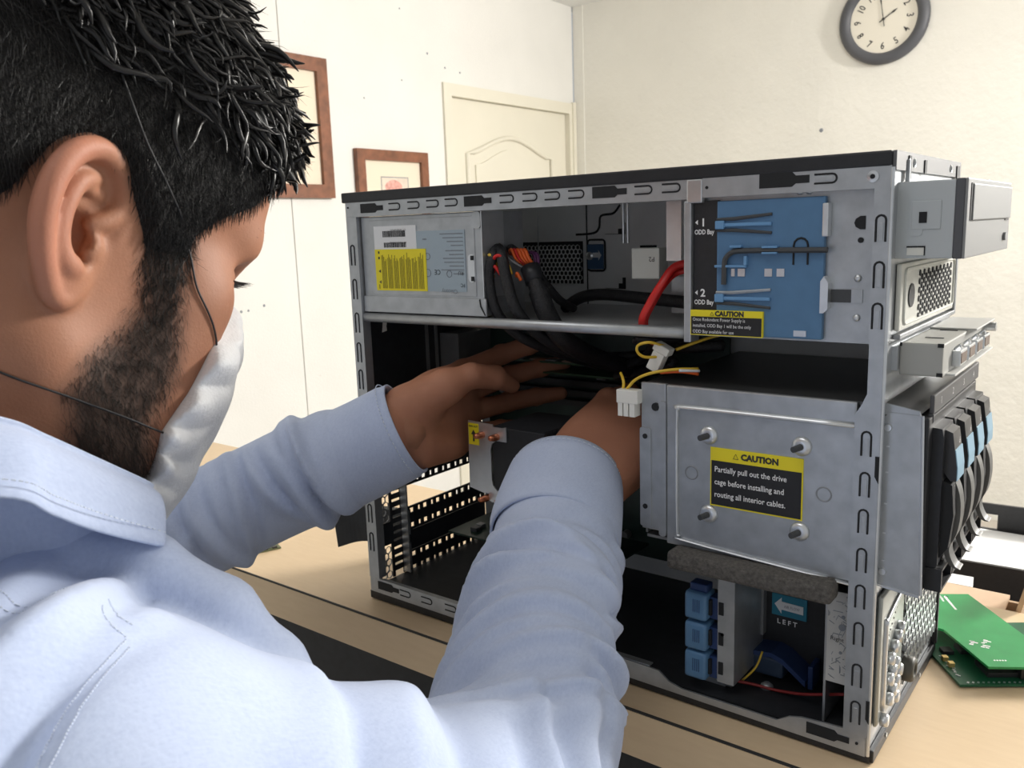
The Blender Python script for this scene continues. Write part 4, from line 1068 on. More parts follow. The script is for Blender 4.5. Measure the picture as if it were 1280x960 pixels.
for k in range(4):
    y0 = 0.0190 + k * 0.0330
    y1 = y0 + 0.0285
    c = P('drive_carrier', MB().prism([(0.4640, 0.2120), (0.4690, 0.2115), (0.4700, 0.2060), (0.4700, 0.1300), (0.4680, 0.1250), (0.4640, 0.1250)], 'y', y0, y1), BLACKP)
    P('carrier_latch', MB().prism([(0.4695, 0.2100), (0.4735, 0.2085), (0.4765, 0.1880), (0.4765, 0.1800), (0.4735, 0.1800), (0.4695, 0.1850)], 'y', y0 + 0.006, y1 - 0.003), mat('latch_black', (0.03, 0.03, 0.032), 0.4), c)
    P('carrier_label', MB().prism([(0.4755, 0.1985), (0.4770, 0.1880), (0.4770, 0.1805), (0.4762, 0.1805), (0.4748, 0.1985)], 'y', y0 + 0.0062, y1 - 0.0032), SKYL, c)
    text_obj('carrier_mark', ['6'], c, INKW, (0.4758, y0 + 0.013, 0.2015), 0.0055, 'yz')
    pts = [(0.4740, 0.1800), (0.4775, 0.1700), (0.4785, 0.1580), (0.4770, 0.1460), (0.4735, 0.1360), (0.4765, 0.1270), (0.4800, 0.1245)]
    vs, fs = [], []
    for i, q in enumerate(spline([(x, 0, z) for x, z in pts], 5)):
        vs += [(q.x - 0.0030, y0 + 0.0140, q.z), (q.x, y0 + 0.0140, q.z), (q.x, y1 - 0.0040, q.z), (q.x - 0.0030, y1 - 0.0040, q.z)]
    n = len(vs) // 4
    for i in range(n - 1):
        for j in range(4):
            fs.append((i * 4 + j, i * 4 + (j + 1) % 4, i * 4 + 4 + (j + 1) % 4, i * 4 + 4 + j))
    fs += [(0, 1, 2, 3), tuple(len(vs) - 4 + j for j in range(4))]
    P('carrier_lever', MB().add(vs, fs), GREYL, c)
    P('carrier_grille', MB().prism([(0.4700, 0.1800), (0.4750, 0.1780), (0.4765, 0.1600), (0.4745, 0.1400), (0.4700, 0.1330)], 'y', y0 + 0.004, y0 + 0.0125), DARK, c)
    P('carrier_foot', MB().box(0.4640, 0.4730, y0 - 0.001, y0 + 0.0015, 0.1140, 0.1280).box(0.4640, 0.4730, y1 - 0.0015, y1 + 0.001, 0.1140, 0.1280).box(0.4640, 0.4730, y0, y1, 0.1140, 0.1155).box(0.4640, 0.4730, y0, y1, 0.1262, 0.1280), BLACKP, c)
# lower front: raised steel panel, buttons and mesh
P('lower_panel', MB().bbox(0.4408, 0.4440, 0.0070, 0.0640, 0.0220, 0.1080, 0.0022), mat('panel_steel', (0.40, 0.42, 0.40), 0.38, 0.55), None, True)
P('lower_panel_ridge', MB().tube(spline([(0.4442, 0.0165, 0.030), (0.4442, 0.0165, 0.0830), (0.4442, 0.0200, 0.0890), (0.4442, 0.050, 0.0960)], 6), 0.0020, 8), STEELB, None, True)
btn = MB().lathe([(0.0042, 0.4440), (0.0042, 0.4470), (0.0036, 0.4482)], (0, 0, 0), (1, 0, 0), 14).mesh('stud')
for (y, z) in ((0.0260, 0.0470), (0.0330, 0.0500), (0.0400, 0.0520), (0.0270, 0.0330), (0.0350, 0.0360), (0.0420, 0.0390), (0.0420, 0.0280), (0.0170, 0.0235), (0.0480, 0.0440)):
    o = link('panel_stud', btn, STEELB, TW, True)
    o.location = (0, y, z)
for (y, z) in ((0.0270, 0.0605), (0.0350, 0.0655), (0.0430, 0.0690), (0.0500, 0.0720)):
    o = link('indicator_button', btn, mat('button_olive', (0.075, 0.072, 0.06), 0.5), TW, True)
    o.location = (0, y, z)
for k in range(6):
    P('indicator_hole', MB().cyl((0.4438, 0.026 + 0.0035 * k, 0.076 + 0.0024 * k), (0.4443, 0.026 + 0.0035 * k, 0.076 + 0.0024 * k), 0.0006, n=8), DARK)
P('power_knob', MB().lathe([(0.0085, 0.4440), (0.0085, 0.4500), (0.0070, 0.4515), (0.0040, 0.4515), (0.0036, 0.4480)], (0, 0.0690, 0.0350), (1, 0, 0), 22), MATS['button_olive'], None, True)
P('mesh_backing', MB().box(0.4405, 0.4412, 0.0680, 0.1690, 0.0220, 0.1080), DARK)
P('front_mesh', honeycomb(0.0670, 0.1700, 0.0200, 0.1090, 0.0085, 0.0010, lambda a, b, k: (0.4440 - 0.0020 * k, a, b), 1.0), STEELB)
P('front_foot_strip', MB().bbox(0.4410, 0.4440, 0.002, 0.1735, 0.0008, 0.0090, 0.0008), BLACKP)
for y in (0.030, 0.120):
    P('strip_screw', MB().cyl((0.4440, y, 0.006), (0.4448, y, 0.006), 0.0016, n=10), STEELB)
P('front_far_edge', MB().box(0.4406, 0.4450, 0.1700, 0.1730, 0.0090, 0.1120), BLACKM)

# ================================================================== volume modelling for the man
class Vol:
    def __init__(s, lo, hi, h):
        s.h = h
        s.lo = np.array(lo, np.float32)
        n = [int(math.ceil((hi[i] - lo[i]) / h)) + 1 for i in range(3)]
        s.ax = [(s.lo[i] + h * np.arange(n[i])).astype(np.float32) for i in range(3)]
        s.V = np.full(n, 10.0, np.float32)
    def sl(s, lo, hi):
        r = []
        for i in range(3):
            a = int(np.clip(math.floor((lo[i] - s.lo[i]) / s.h), 0, s.V.shape[i] - 1))
            b = int(np.clip(math.ceil((hi[i] - s.lo[i]) / s.h) + 1, a + 1, s.V.shape[i]))
            r.append(slice(a, b))
        return tuple(r)
    def grid(s, q):
        return (s.ax[0][q[0]][:, None, None], s.ax[1][q[1]][None, :, None], s.ax[2][q[2]][None, None, :])
    def add(s, d, lo, hi, k=0.0, m=None, op='u'):
        m = (k * 1.2 + 3 * s.h) if m is None else m
        q = s.sl([c - m for c in lo], [c + m for c in hi])
        X, Y, Z = s.grid(q)
        b = d(X, Y, Z)
        a = s.V[q]
        if op == 'u':
            if k > 0:
                t = np.clip(0.5 + 0.5 * (a - b) / k, 0, 1)
                s.V[q] = a + (b - a) * t - k * t * (1 - t)
            else:
                s.V[q] = np.minimum(a, b)
        else:     # subtract
            b = -b
            if k > 0:
                t = np.clip(0.5 + 0.5 * (b - a) / k, 0, 1)
                s.V[q] = a + (b - a) * t + k * t * (1 - t)
            else:
                s.V[q] = np.maximum(a, b)
    def ell(s, c, r, k=0.0, op='u', rot=None):
        c, r = np.array(c, float), np.array(r, float)
        R = np.array(rot) if rot is not None else np.eye(3)
        def d(X, Y, Z):
            x, y, z = X - c[0], Y - c[1], Z - c[2]
            u = (R[0, 0] * x + R[0, 1] * y + R[0, 2] * z) / r[0]
            v = (R[1, 0] * x + R[1, 1] * y + R[1, 2] * z) / r[1]
            w = (R[2, 0] * x + R[2, 1] * y + R[2, 2] * z) / r[2]
            k0 = np.sqrt(u * u + v * v + w * w)
            k1 = np.sqrt((u / r[0]) ** 2 + (v / r[1]) ** 2 + (w / r[2]) ** 2) + 1e-6
            return k0 * (k0 - 1) / k1
        m = r.max() if rot is not None else r
        s.add(d, c - m, c + m, k, None, op)
    def cone(s, a, b, r0, r1=None, k=0.0, op='u', flat=None):
        """round cone; flat = (unit vector, factor) squeezes along the vector"""
        a, b = np.array(a, float), np.array(b, float)
        r1 = r0 if r1 is None else r1
        ba = b - a
        L2 = max(float(ba @ ba), 1e-9)
        def d(X, Y, Z):
            x, y, z = X - a[0], Y - a[1], Z - a[2]
            t = np.clip((x * ba[0] + y * ba[1] + z * ba[2]) / L2, 0, 1)
            x, y, z = x - ba[0] * t, y - ba[1] * t, z - ba[2] * t
            q = x * x + y * y + z * z
            if flat is not None:
                e, f = np.array(flat[0], float), flat[1]
                dp = x * e[0] + y * e[1] + z * e[2]
                q = q + dp * dp * (1 / (f * f) - 1)
            return np.sqrt(q) - (r0 + (r1 - r0) * t)
        m = max(r0, r1)
        s.add(d, np.minimum(a, b) - m, np.maximum(a, b) + m, k, None, op)
    def chain(s, pts, rs, k=0.0, op='u', flat=None):
        for i in range(len(pts) - 1):
            s.cone(pts[i], pts[i + 1], rs[i], rs[i + 1], k, op, flat)
    def surface(s):
        V, h = s.V, s.h
        Sg = V < 0
        n = V.shape
        cnt = np.zeros([c - 1 for c in n], np.int8)
        for i in (0, 1):
            for j in (0, 1):
                for k in (0, 1):
                    cnt += Sg[i:n[0] - 1 + i, j:n[1] - 1 + j, k:n[2] - 1 + k]
        I, J, K = np.nonzero((cnt > 0) & (cnt < 8))
        idx = np.full(cnt.shape, -1, np.int32)
        idx[I, J, K] = np.arange(len(I))
        cv = {}
        for i in (0, 1):
            for j in (0, 1):
                for k in (0, 1):
                    cv[(i, j, k)] = V[I + i, J + j, K + k].astype(np.float64)
        P_ = np.zeros((len(I), 3))
        N_ = np.zeros(len(I))
        cs = list(cv)
        for a in cs:
            for ax in range(3):
                if a[ax] == 0:
                    b = list(a); b[ax] = 1; b = tuple(b)
                    va, vb = cv[a], cv[b]
                    mk = (va < 0) != (vb < 0)
                    t = np.where(mk, va / np.where(mk, va - vb, 1), 0)
                    for d in range(3):
                        P_[:, d] += np.where(mk, a[d] + (t if d == ax else 0), 0)
                    N_ += mk
        P_ /= N_[:, None]
        verts = s.lo + (np.stack([I, J, K], 1) + P_) * h
        faces = []
        for ax in range(3):
            o1, o2 = [(1, 2), (2, 0), (0, 1)][ax]
            sl0 = [slice(None)] * 3; sl1 = [slice(None)] * 3
            sl0[ax] = slice(0, n[ax] - 1); sl1[ax] = slice(1, n[ax])
            A, B = Sg[tuple(sl0)], Sg[tuple(sl1)]
            for flip in (False, True):
                M_ = (A & ~B) if not flip else (~A & B)
                e = np.argwhere(M_)
                ok = (e[:, o1] > 0) & (e[:, o2] > 0) & (e[:, o1] < n[o1] - 1) & (e[:, o2] < n[o2] - 1)
                e = e[ok]
                q = []
                for d1, d2 in ((-1, -1), (0, -1), (0, 0), (-1, 0)):
                    c = e.copy()
                    c[:, o1] += d1; c[:, o2] += d2
                    q.append(idx[c[:, 0], c[:, 1], c[:, 2]])
                q = np.stack(q if not flip else q[::-1], 1)
                faces.append(q)
        return verts, np.concatenate(faces)

def np_mesh(name, verts, faces, smooth=True):
    me = bpy.data.meshes.new(name)
    nv, nf, w = len(verts), len(faces), faces.shape[1]
    me.vertices.add(nv)
    me.vertices.foreach_set('co', np.ascontiguousarray(verts, np.float32).ravel())
    me.loops.add(nf * w)
    me.loops.foreach_set('vertex_index', np.ascontiguousarray(faces, np.int32).ravel())
    me.polygons.add(nf)
    me.polygons.foreach_set('loop_start', np.arange(0, nf * w, w, dtype=np.int32))
    me.polygons.foreach_set('use_smooth', np.full(nf, smooth))
    me.update(calc_edges=True)
    return me

def smooth_mesh(v, f, it=1, lam=0.5):
    n = len(v)
    for _ in range(it):
        acc = np.zeros_like(v)
        cnt = np.zeros(n)
        w = f.shape[1]
        for a in range(w):
            b = (a + 1) % w
            np.add.at(acc, f[:, a], v[f[:, b]]); np.add.at(cnt, f[:, a], 1)
            np.add.at(acc, f[:, b], v[f[:, a]]); np.add.at(cnt, f[:, b], 1)
        v = v + lam * (acc / np.maximum(cnt, 1)[:, None] - v)
    return v

class Noise:
    def __init__(s, seed, n=10, spread=0.6):
        g = np.random.default_rng(seed)
        d = g.normal(size=(n, 3))
        s.k = d / np.linalg.norm(d, axis=1)[:, None] * (1 + spread * g.uniform(-1, 1, size=(n, 1)))
        s.p = g.uniform(0, 6.28, n)
    def __call__(s, X, Y, Z, f):
        o = 0
        for k, p in zip(s.k, s.p):
            o = o + np.sin(f * (k[0] * X + k[1] * Y + k[2] * Z) + p)
        return o / math.sqrt(len(s.p) / 2)

# ------------------------------------------------------------------ pose
HEAD_EAR = Vector((0.236, -0.3465, 0.3365))       # right ear canal
fx = Vector((0.134, 0.98, 0)).normalized()
PITCH = math.radians(25)
HF = (fx * math.cos(PITCH) - Vector((0, 0, 1)) * math.sin(PITCH)).normalized()
HL = Vector((-fx.y, fx.x, 0)).normalized()
HU = HF.cross(HL).normalized()
HO = HEAD_EAR + HL * 0.073
HM = Matrix(((HF.x, HL.x, HU.x, HO.x), (HF.y, HL.y, HU.y, HO.y), (HF.z, HL.z, HU.z, HO.z), (0, 0, 0, 1)))
HMa = np.array(HM)
HI = np.array(HM.inverted())
def h2w(v):
    return np.asarray(v) / 100.0 @ HMa[:3, :3].T + HMa[:3, 3]
def w2h(p):
    return (np.asarray(p) @ HI[:3, :3].T + HI[:3, 3]) * 100.0

S_R, E_R, W_R = Vector((0.312, -0.400, 0.150)), Vector((0.327, -0.214, 0.044)), Vector((0.227, -0.010, 0.145))
S_L, E_L, W_L = Vector((0.030, -0.375, 0.130)), Vector((-0.115, -0.200, 0.066)), Vector((0.090, -0.040, 0.178))
NECK = Vector((0.175, -0.392, 0.190))

# ------------------------------------------------------------------ head (centimetres, x forward, y left, z up)
hv = Vol((-13, -10.5, -19), (13.5, 10.5, 14.5), 0.125)
hv.ell((-0.2, 0, 5.0), (9.7, 7.5, 8.2), 0)
hv.ell((-3.2, 0, 4.2), (6.6, 7.0, 7.0), 2.0)
hv.ell((4.9, 0, 4.6), (4.7, 6.0, 5.2), 2.0)
hv.ell((4.2, 0, -1.6), (4.9, 6.0, 7.0), 2.0)
hv.cone((7.8, -3.9, 3.0), (8.9, 0, 3.1), 1.15, 1.15, 1.2)
hv.cone((7.8, 3.9, 3.0), (8.9, 0, 3.1), 1.15, 1.15, 1.2)
for s in (-1, 1):
    hv.ell((5.9, s * 4.6, -0.4), (2.3, 2.0, 2.0), 1.6)                      # cheekbone
    hv.cone((1.0, s * 5.6, -4.6), (4.4, s * 4.9, -7.4), 1.9, 1.9, 2.0)          # jaw
    hv.cone((4.4, s * 4.9, -7.4), (7.8, s * 1.3, -9.4), 1.9, 1.7, 2.0)
    hv.ell((5.2, s * 4.6, -4.0), (2.8, 2.2, 3.0), 2.0)                          # full cheek
    hv.ell((-1.0, s * 5.6, 0.4), (4.0, 1.6, 4.0), 2.0)
hv.ell((7.3, 0, -5.2), (2.6, 3.2, 2.8), 1.5)
hv.ell((7.9, 0, -9.1), (1.9, 2.1, 1.7), 1.2)
hv.cone((8.7, 0, 2.2), (10.2, 0, -1.8), 0.70, 1.05, 1.0)
for s in (-1, 1):
    hv.ell((9.4, s * 1.1, -2.1), (0.95, 0.75, 0.7), 0.6)
    hv.ell((9.2, s * 3.5, 1.05), (1.6, 1.9, 1.0), 0.9, 'sub')
    hv.ell((7.25, s * 3.4, 1.0), (1.3, 1.45, 1.25), 0.15)
    hv.cone((8.1, s * 2.1, 1.5), (7.5, s * 4.5, 1.45), 0.38, 0.34, 0.25)        # upper lid
    hv.cone((8.05, s * 2.1, 0.40), (7.4, s * 4.4, 0.45), 0.34, 0.30, 0.25)
hv.cone((9.05, -1.9, -4.9), (9.05, 1.9, -4.9), 0.55, 0.55, 0.6)
hv.cone((8.9, -1.7, -6.0), (8.9, 1.7, -6.0), 0.6, 0.6, 0.6)
hv.ell((2.8, 0, -8.0), (4.6, 4.8, 2.8), 2.0)                                  # under the chin
nb = w2h(NECK + Vector((0, 0.0, -0.03)))
hv.cone((-1.6, 0, -3.5), nb, 5.9, 5.8, 2.5)
hv.ell((-3.0, 0, -4.5), (4.4, 5.2, 5.0), 2.5)
# ears, built with a tilted ear plane
def ear(side):
    tilt = math.radians(20)
    fl = math.radians(30)
    e1 = np.array([math.cos(fl), side * -math.sin(fl), 0.0]); e1 = e1 / np.linalg.norm(e1)
    e2 = np.array([-math.sin(tilt), side * 0.12, math.cos(tilt)]); e2 -= e1 * (e1 @ e2); e2 /= np.linalg.norm(e2)
    e3 = np.cross(e1, e2); e3 *= (1 if e3[1] * side > 0 else -1)
    c = np.array([0.30, side * 7.05, -0.15])
    def p(a, b, d=0.0):
        return c + 0.93 * (e1 * a + e2 * b + e3 * d)
    R = np.stack([e1, e2, e3])
    hv.ell(p(-0.55, 0.95, 0.25), (2.05, 2.85, 0.42), 0.35, 'u', R)
    hv.ell(p(-0.25, -1.75, 0.30), (1.05, 1.15, 0.50), 0.5, 'u', R)
    hv.ell(p(-0.10, 0.2, -0.6), (1.3, 2.3, 1.0), 0.8, 'u', R)
    hv.ell(p(-0.35, 1.0, 0.95), (1.50, 2.15, 0.70), 0.3, 'sub', R)
    hv.ell(p(-0.20, 0.1, 0.60), (1.05, 1.10, 1.05), 0.25, 'sub', R)
    hx = [(0.35, 0.75, 0.35), (0.95, 1.25, 0.55), (1.30, 2.05, 0.62), (1.05, 2.95, 0.66), (0.30, 3.50, 0.70), (-0.75, 3.62, 0.75), (-1.75, 3.10, 0.80), (-2.38, 2.10, 0.82),
          (-2.55, 0.95, 0.80), (-2.35, -0.15, 0.72), (-1.90, -1.10, 0.62), (-1.35, -1.85, 0.52), (-0.75, -2.50, 0.45), (-0.15, -2.62, 0.40), (0.28, -2.20, 0.32), (0.42, -1.55, 0.25)]
    hp_ = [np.array(q) for q in spline([Vector(p(*q)) for q in hx], 3)]
    nn = len(hp_)
    rr = [0.30 + 0.10 * math.sin(math.pi * min(1, i / nn * 1.25)) for i in range(nn)]
    hv.chain(hp_, rr, 0.22)
    ah = [(-0.15, 2.55, 0.35), (-0.95, 2.15, 0.52), (-1.42, 1.25, 0.62), (-1.50, 0.25, 0.62), (-1.22, -0.65, 0.60), (-0.70, -1.20, 0.62), (-0.20, -1.25, 0.55)]
    hq = [np.array(q) for q in spline([Vector(p(*q)) for q in ah], 3)]
    hv.chain(hq, [0.24 + 0.14 * i / len(hq) for i in range(len(hq))], 0.28)
    hv.cone(p(0.35, 2.05, 0.30), p(-0.95, 2.05, 0.45), 0.18, 0.22, 0.25)
    hv.ell(p(0.62, -0.10, 0.42), (0.48, 0.62, 0.38), 0.25, 'u', R)
    hv.ell(p(0.05, 0.0, 0.15), (0.38, 0.45, 0.75), 0.15, 'sub', R)
hv_noear = hv.V.copy()
ear(-1)
ear(1)
head_v, head_f = hv.surface()
head_raw = hv.V
head_w = h2w(head_v)

# ------------------------------------------------------------------ hands (centimetres, x to the fingers, y to the thumb, z out of the palm)
def hand_mesh(curls, thumb, fore=2.0, spread=1.0):
    v = Vol((-fore - 4, -6.5, -5), (20, 8, 9), 0.125)
    v.cone((-1.0, 0, 0), (-0.6, 0, 0), 2.3, 2.5, 0, 'u', ((0, 0, 1), 0.82))
    v.cone((-0.6, 0, 0), (1.0, 0, 0), 2.5, 2.9, 1.0, 'u', ((0, 0, 1), 0.72))
    kn = [(9.0, 2.55, 0.0), (9.4, 0.75, -0.25), (8.9, -1.1, -0.15), (8.0, -2.75, 0.15)]
    L3 = [(4.3, 2.6, 2.2), (4.8, 3.0, 2.3), (4.4, 2.8, 2.3), (3.5, 2.1, 2.0)]
    R4 = [(0.98, 0.88, 0.80, 0.62), (1.0, 0.90, 0.82, 0.62), (0.95, 0.86, 0.78, 0.60), (0.86, 0.76, 0.68, 0.52)]
    for i in range(4):
        v.cone((1.0, kn[i][1] * 0.62, 0), kn[i], 1.55, 1.08, 1.0)
    v.ell((5.0, -0.1, 0.0), (4.4, 3.7, 1.45), 0.8)
    v.cone((1.4, -2.0, 0.7), (5.6, -2.8, 0.6), 1.45, 1.2, 1.0)              # heel of the palm
    for i in range(4):
        p = np.array(kn[i]); a = 0.0
        sp = math.radians([6, 1, -4, -10][i] * spread)
        for j in range(3):
            a += math.radians(curls[i][j])
            q = p + L3[i][j] * np.array([math.cos(a) * math.cos(sp), math.sin(sp), math.sin(a)])
            v.cone(p, q, R4[i][j], R4[i][j + 1], 0.25)
            v.ell(p + np.array([-math.sin(a), 0, math.cos(a)]) * -0.12, (R4[i][j] * 1.04,) * 3, 0.2)
            p = q
        n = np.array([-math.sin(a), 0, math.cos(a)]) * -1
    t = [np.array(q) for q in thumb]
    v.cone((1.6, 1.6, 0.9), t[0], 1.75, 1.45, 1.0)
    v.cone(t[0], t[1], 1.35, 1.02, 0.6)
    v.cone(t[1], t[2], 1.02, 0.98, 0.3)
    v.cone(t[2], t[3], 0.98, 0.66, 0.3)
    return v.surface()
def place_hand(vf, wrist, d, up, left):
    v, f = vf
    d = np.array(Vector(d).normalized()); u = np.array(up, float)
    u = u - d * (u @ d); u /= np.linalg.norm(u)
    n = np.cross(d, u)
    if not left:
        n = -n
        f = f[:, ::-1]
    w = np.array(wrist) + (v[:, :1] * d + v[:, 1:2] * u + v[:, 2:3] * n) / 100.0
    return w, f
LH = place_hand(hand_mesh([(16, 22, 14), (15, 20, 12), (14, 18, 12), (14, 18, 10)], [(3.9, 2.5, 2.3), (5.9, 2.9, 3.5), (8.0, 2.2, 4.2), (9.8, 1.0, 4.4)]), W_L, (-0.02, 0.98, 0.10), (-0.10, 0.0, 1.0), True)
RH = place_hand(hand_mesh([(34, 45, 28), (40, 50, 30), (46, 50, 30), (50, 50, 30)], [(4.2, 2.4, 2.2), (6.2, 2.6, 3.6), (8.2, 1.8, 4.6), (9.8, 0.8, 5.2)]), W_R, (0.16, 0.86, 0.44), (-0.85, 0.05, 0.35), False)

# ------------------------------------------------------------------ trunk and legs under the clothes
tv = Vol((-0.30, -0.98, FZ - 0.01), (0.55, 0.10, 0.27), 0.009)
tv.cone((0.13, -0.42, 0.06), (0.15, -0.70, -0.10), 0.105, 0.110, 0)
tv.cone((0.23, -0.43, 0.06), (0.25, -0.72, -0.10), 0.105, 0.110, 0.05)
tv.cone(NECK + Vector((0, 0, -0.04)), (0.18, -0.42, 0.06), 0.050, 0.085, 0.03)
for a, b, r0, r1 in ((S_R, E_R, 0.046, 0.038), (S_L, E_L, 0.046, 0.036), (E_R, W_R, 0.032, 0.026), (E_L, W_L, 0.028, 0.025)):
    tv.cone(a, b, r0, r1, 0.02)
for sx in (0.11, 0.29):
    tv.cone((sx, -0.74, -0.14), (sx - 0.005, -0.70, -0.58), 0.085, 0.058, 0.03)
    tv.cone((sx - 0.005, -0.70, -0.58), (sx, -0.76, FZ + 0.05), 0.055, 0.038, 0.02)
    tv.cone((sx, -0.78, FZ + 0.032), (sx, -0.60, FZ + 0.026), 0.030, 0.024, 0.02)
trunk = tv.surface()

bv, bf, off = [], [], 0
for v, f in ((head_w, head_f), LH, RH, trunk):
    bv.append(v); bf.append(f + off); off += len(v)
BASE = np.array([0.20, -0.72, FZ])
body_me = np_mesh('person', np.concatenate(bv) - BASE, np.concatenate(bf))

def skin_mat():
    m = bpy.data.materials.new('skin')
    m.use_nodes = True
    nt = m.node_tree
    b = nt.nodes['Principled BSDF']
    b.inputs['Roughness'].default_value = 0.62
    b.inputs['Subsurface Weight'].default_value = 0.12
    b.inputs['Subsurface Radius'].default_value = (0.010, 0.004, 0.002)
    tc = nt.nodes.new('ShaderNodeTexCoord')
    n = nt.nodes.new('ShaderNodeTexNoise')
    n.inputs['Scale'].default_value = 18
    n.inputs['Detail'].default_value = 7
    nt.links.new(tc.outputs['Object'], n.inputs['Vector'])
    r = nt.nodes.new('ShaderNodeValToRGB')
    r.color_ramp.elements[0].position = 0.3
    r.color_ramp.elements[1].position = 0.72
    r.color_ramp.elements[0].color = (0.325, 0.143, 0.080, 1)
    r.color_ramp.elements[1].color = (0.42, 0.195, 0.112, 1)
    nt.links.new(n.outputs[0], r.inputs[0])
    at = nt.nodes.new('ShaderNodeAttribute')
    at.attribute_name = 'tint'
    mx = nt.nodes.new('ShaderNodeMixRGB')
    mx.inputs[2].default_value = (0.045, 0.028, 0.020, 1)
    sep = nt.nodes.new('ShaderNodeSeparateColor')
    nt.links.new(at.outputs['Color'], sep.inputs[0])
    nt.links.new(sep.outputs[0], mx.inputs[0])
    nt.links.new(r.outputs[0], mx.inputs[1])
    mx2 = nt.nodes.new('ShaderNodeMixRGB')
    mx2.inputs[2].default_value = (0.60, 0.22, 0.15, 1)
    nt.links.new(sep.outputs[1], mx2.inputs[0])
    nt.links.new(mx.outputs[0], mx2.inputs[1])
    nt.links.new(mx2.outputs[0], b.inputs['Base Color'])
    n2 = nt.nodes.new('ShaderNodeTexNoise')
    n2.inputs['Scale'].default_value = 900
    nt.links.new(tc.outputs['Object'], n2.inputs['Vector'])
    bp_ = nt.nodes.new('ShaderNodeBump')
    bp_.inputs['Strength'].default_value = 0.12
    bp_.inputs['Distance'].default_value = 0.001
    nt.links.new(n2.outputs[0], bp_.inputs['Height'])
    nt.links.new(bp_.outputs[0], b.inputs['Normal'])
    return m
SKIN = skin_mat()
man = link('person', body_me, SKIN)
man.location = BASE
tag(man, 'man in a light blue shirt and white face mask reaching into the computer', 'person')
def C_(o):
    """child of the man whose mesh is in world coordinates"""
    o.parent = man
    o.location = -BASE
    return o

# ------------------------------------------------------------------ shirt
def fabric_mat(name, col, col2):
    m = bpy.data.materials.new(name)
    m.use_nodes = True
    nt = m.node_tree
    b = nt.nodes['Principled BSDF']
    b.inputs['Roughness'].default_value = 0.9
    b.inputs['Specular IOR Level'].default_value = 0.15
    b.inputs['Sheen Weight'].default_value = 0.15
    tc = nt.nodes.new('ShaderNodeTexCoord')
    mp = nt.nodes.new('ShaderNodeMapping')
    mp.inputs['Rotation'].default_value = (0.5, 0.3, 0.7)
    mp.inputs['Scale'].default_value = (1400, 260, 260)
    nt.links.new(tc.outputs['Object'], mp.inputs[0])
    w = nt.nodes.new('ShaderNodeTexNoise')
    w.inputs['Scale'].default_value = 1.0
    w.inputs['Detail'].default_value = 1
    nt.links.new(mp.outputs[0], w.inputs['Vector'])
    n = nt.nodes.new('ShaderNodeTexNoise')
    n.inputs['Scale'].default_value = 14
    n.inputs['Detail'].default_value = 3
    nt.links.new(tc.outputs['Object'], n.inputs['Vector'])
    n3 = nt.nodes.new('ShaderNodeTexNoise')
    n3.inputs['Scale'].default_value = 600
    nt.links.new(tc.outputs['Object'], n3.inputs['Vector'])
    ad = nt.nodes.new('ShaderNodeMath'); ad.operation = 'MULTIPLY_ADD'
    ad.inputs[1].default_value = 0.35
    nt.links.new(w.outputs[0], ad.inputs[0])
    ad2 = nt.nodes.new('ShaderNodeMath'); ad2.operation = 'MULTIPLY_ADD'
    ad2.inputs[1].default_value = 0.45
    nt.links.new(n3.outputs[0], ad2.inputs[0])
    nt.links.new(n.outputs[0], ad2.inputs[2])
    nt.links.new(ad2.outputs[0], ad.inputs[2])
    r = nt.nodes.new('ShaderNodeValToRGB')
    r.color_ramp.elements[0].position = 0.45
    r.color_ramp.elements[1].position = 1.0
    r.color_ramp.elements[0].color = (*col, 1)
    r.color_ramp.elements[1].color = (*col2, 1)
    nt.links.new(ad.outputs[0], r.inputs[0])
    nt.links.new(r.outputs[0], b.inputs['Base Color'])
    bp_ = nt.nodes.new('ShaderNodeBump')
    bp_.inputs['Strength'].default_value = 0.25
    bp_.inputs['Distance'].default_value = 0.0008
    nt.links.new(ad.outputs[0], bp_.inputs['Height'])
    nt.links.new(bp_.outputs[0], b.inputs['Normal'])
    return m
FAB = fabric_mat('shirt_fabric', (0.39, 0.465, 0.66), (0.51, 0.585, 0.77))

sv = Vol((-0.20, -0.66, -0.14), (0.43, 0.02, 0.27), 0.0028)
CUFF_R0 = E_R.lerp(W_R, 0.80)
CUFF_L0 = E_L.lerp(W_L, 0.80)
sv.cone((0.13, -0.42, 0.055), (0.15, -0.70, -0.10), 0.118, 0.125, 0)
sv.cone((0.225, -0.43, 0.055), (0.25, -0.72, -0.10), 0.118, 0.125, 0.05)
sv.cone(NECK + Vector((0.01, 0, -0.045)), S_R, 0.076, 0.061, 0.05)
sv.cone(NECK + Vector((-0.01, 0, -0.045)), S_L, 0.076, 0.058, 0.05)
sv.cone(S_R, E_R, 0.061, 0.050, 0.03)
sv.cone(S_L, E_L, 0.058, 0.046, 0.03)
sv.cone(E_R, CUFF_R0, 0.050, 0.0435, 0.02)
sv.cone(E_L, CUFF_L0, 0.046, 0.040, 0.02)
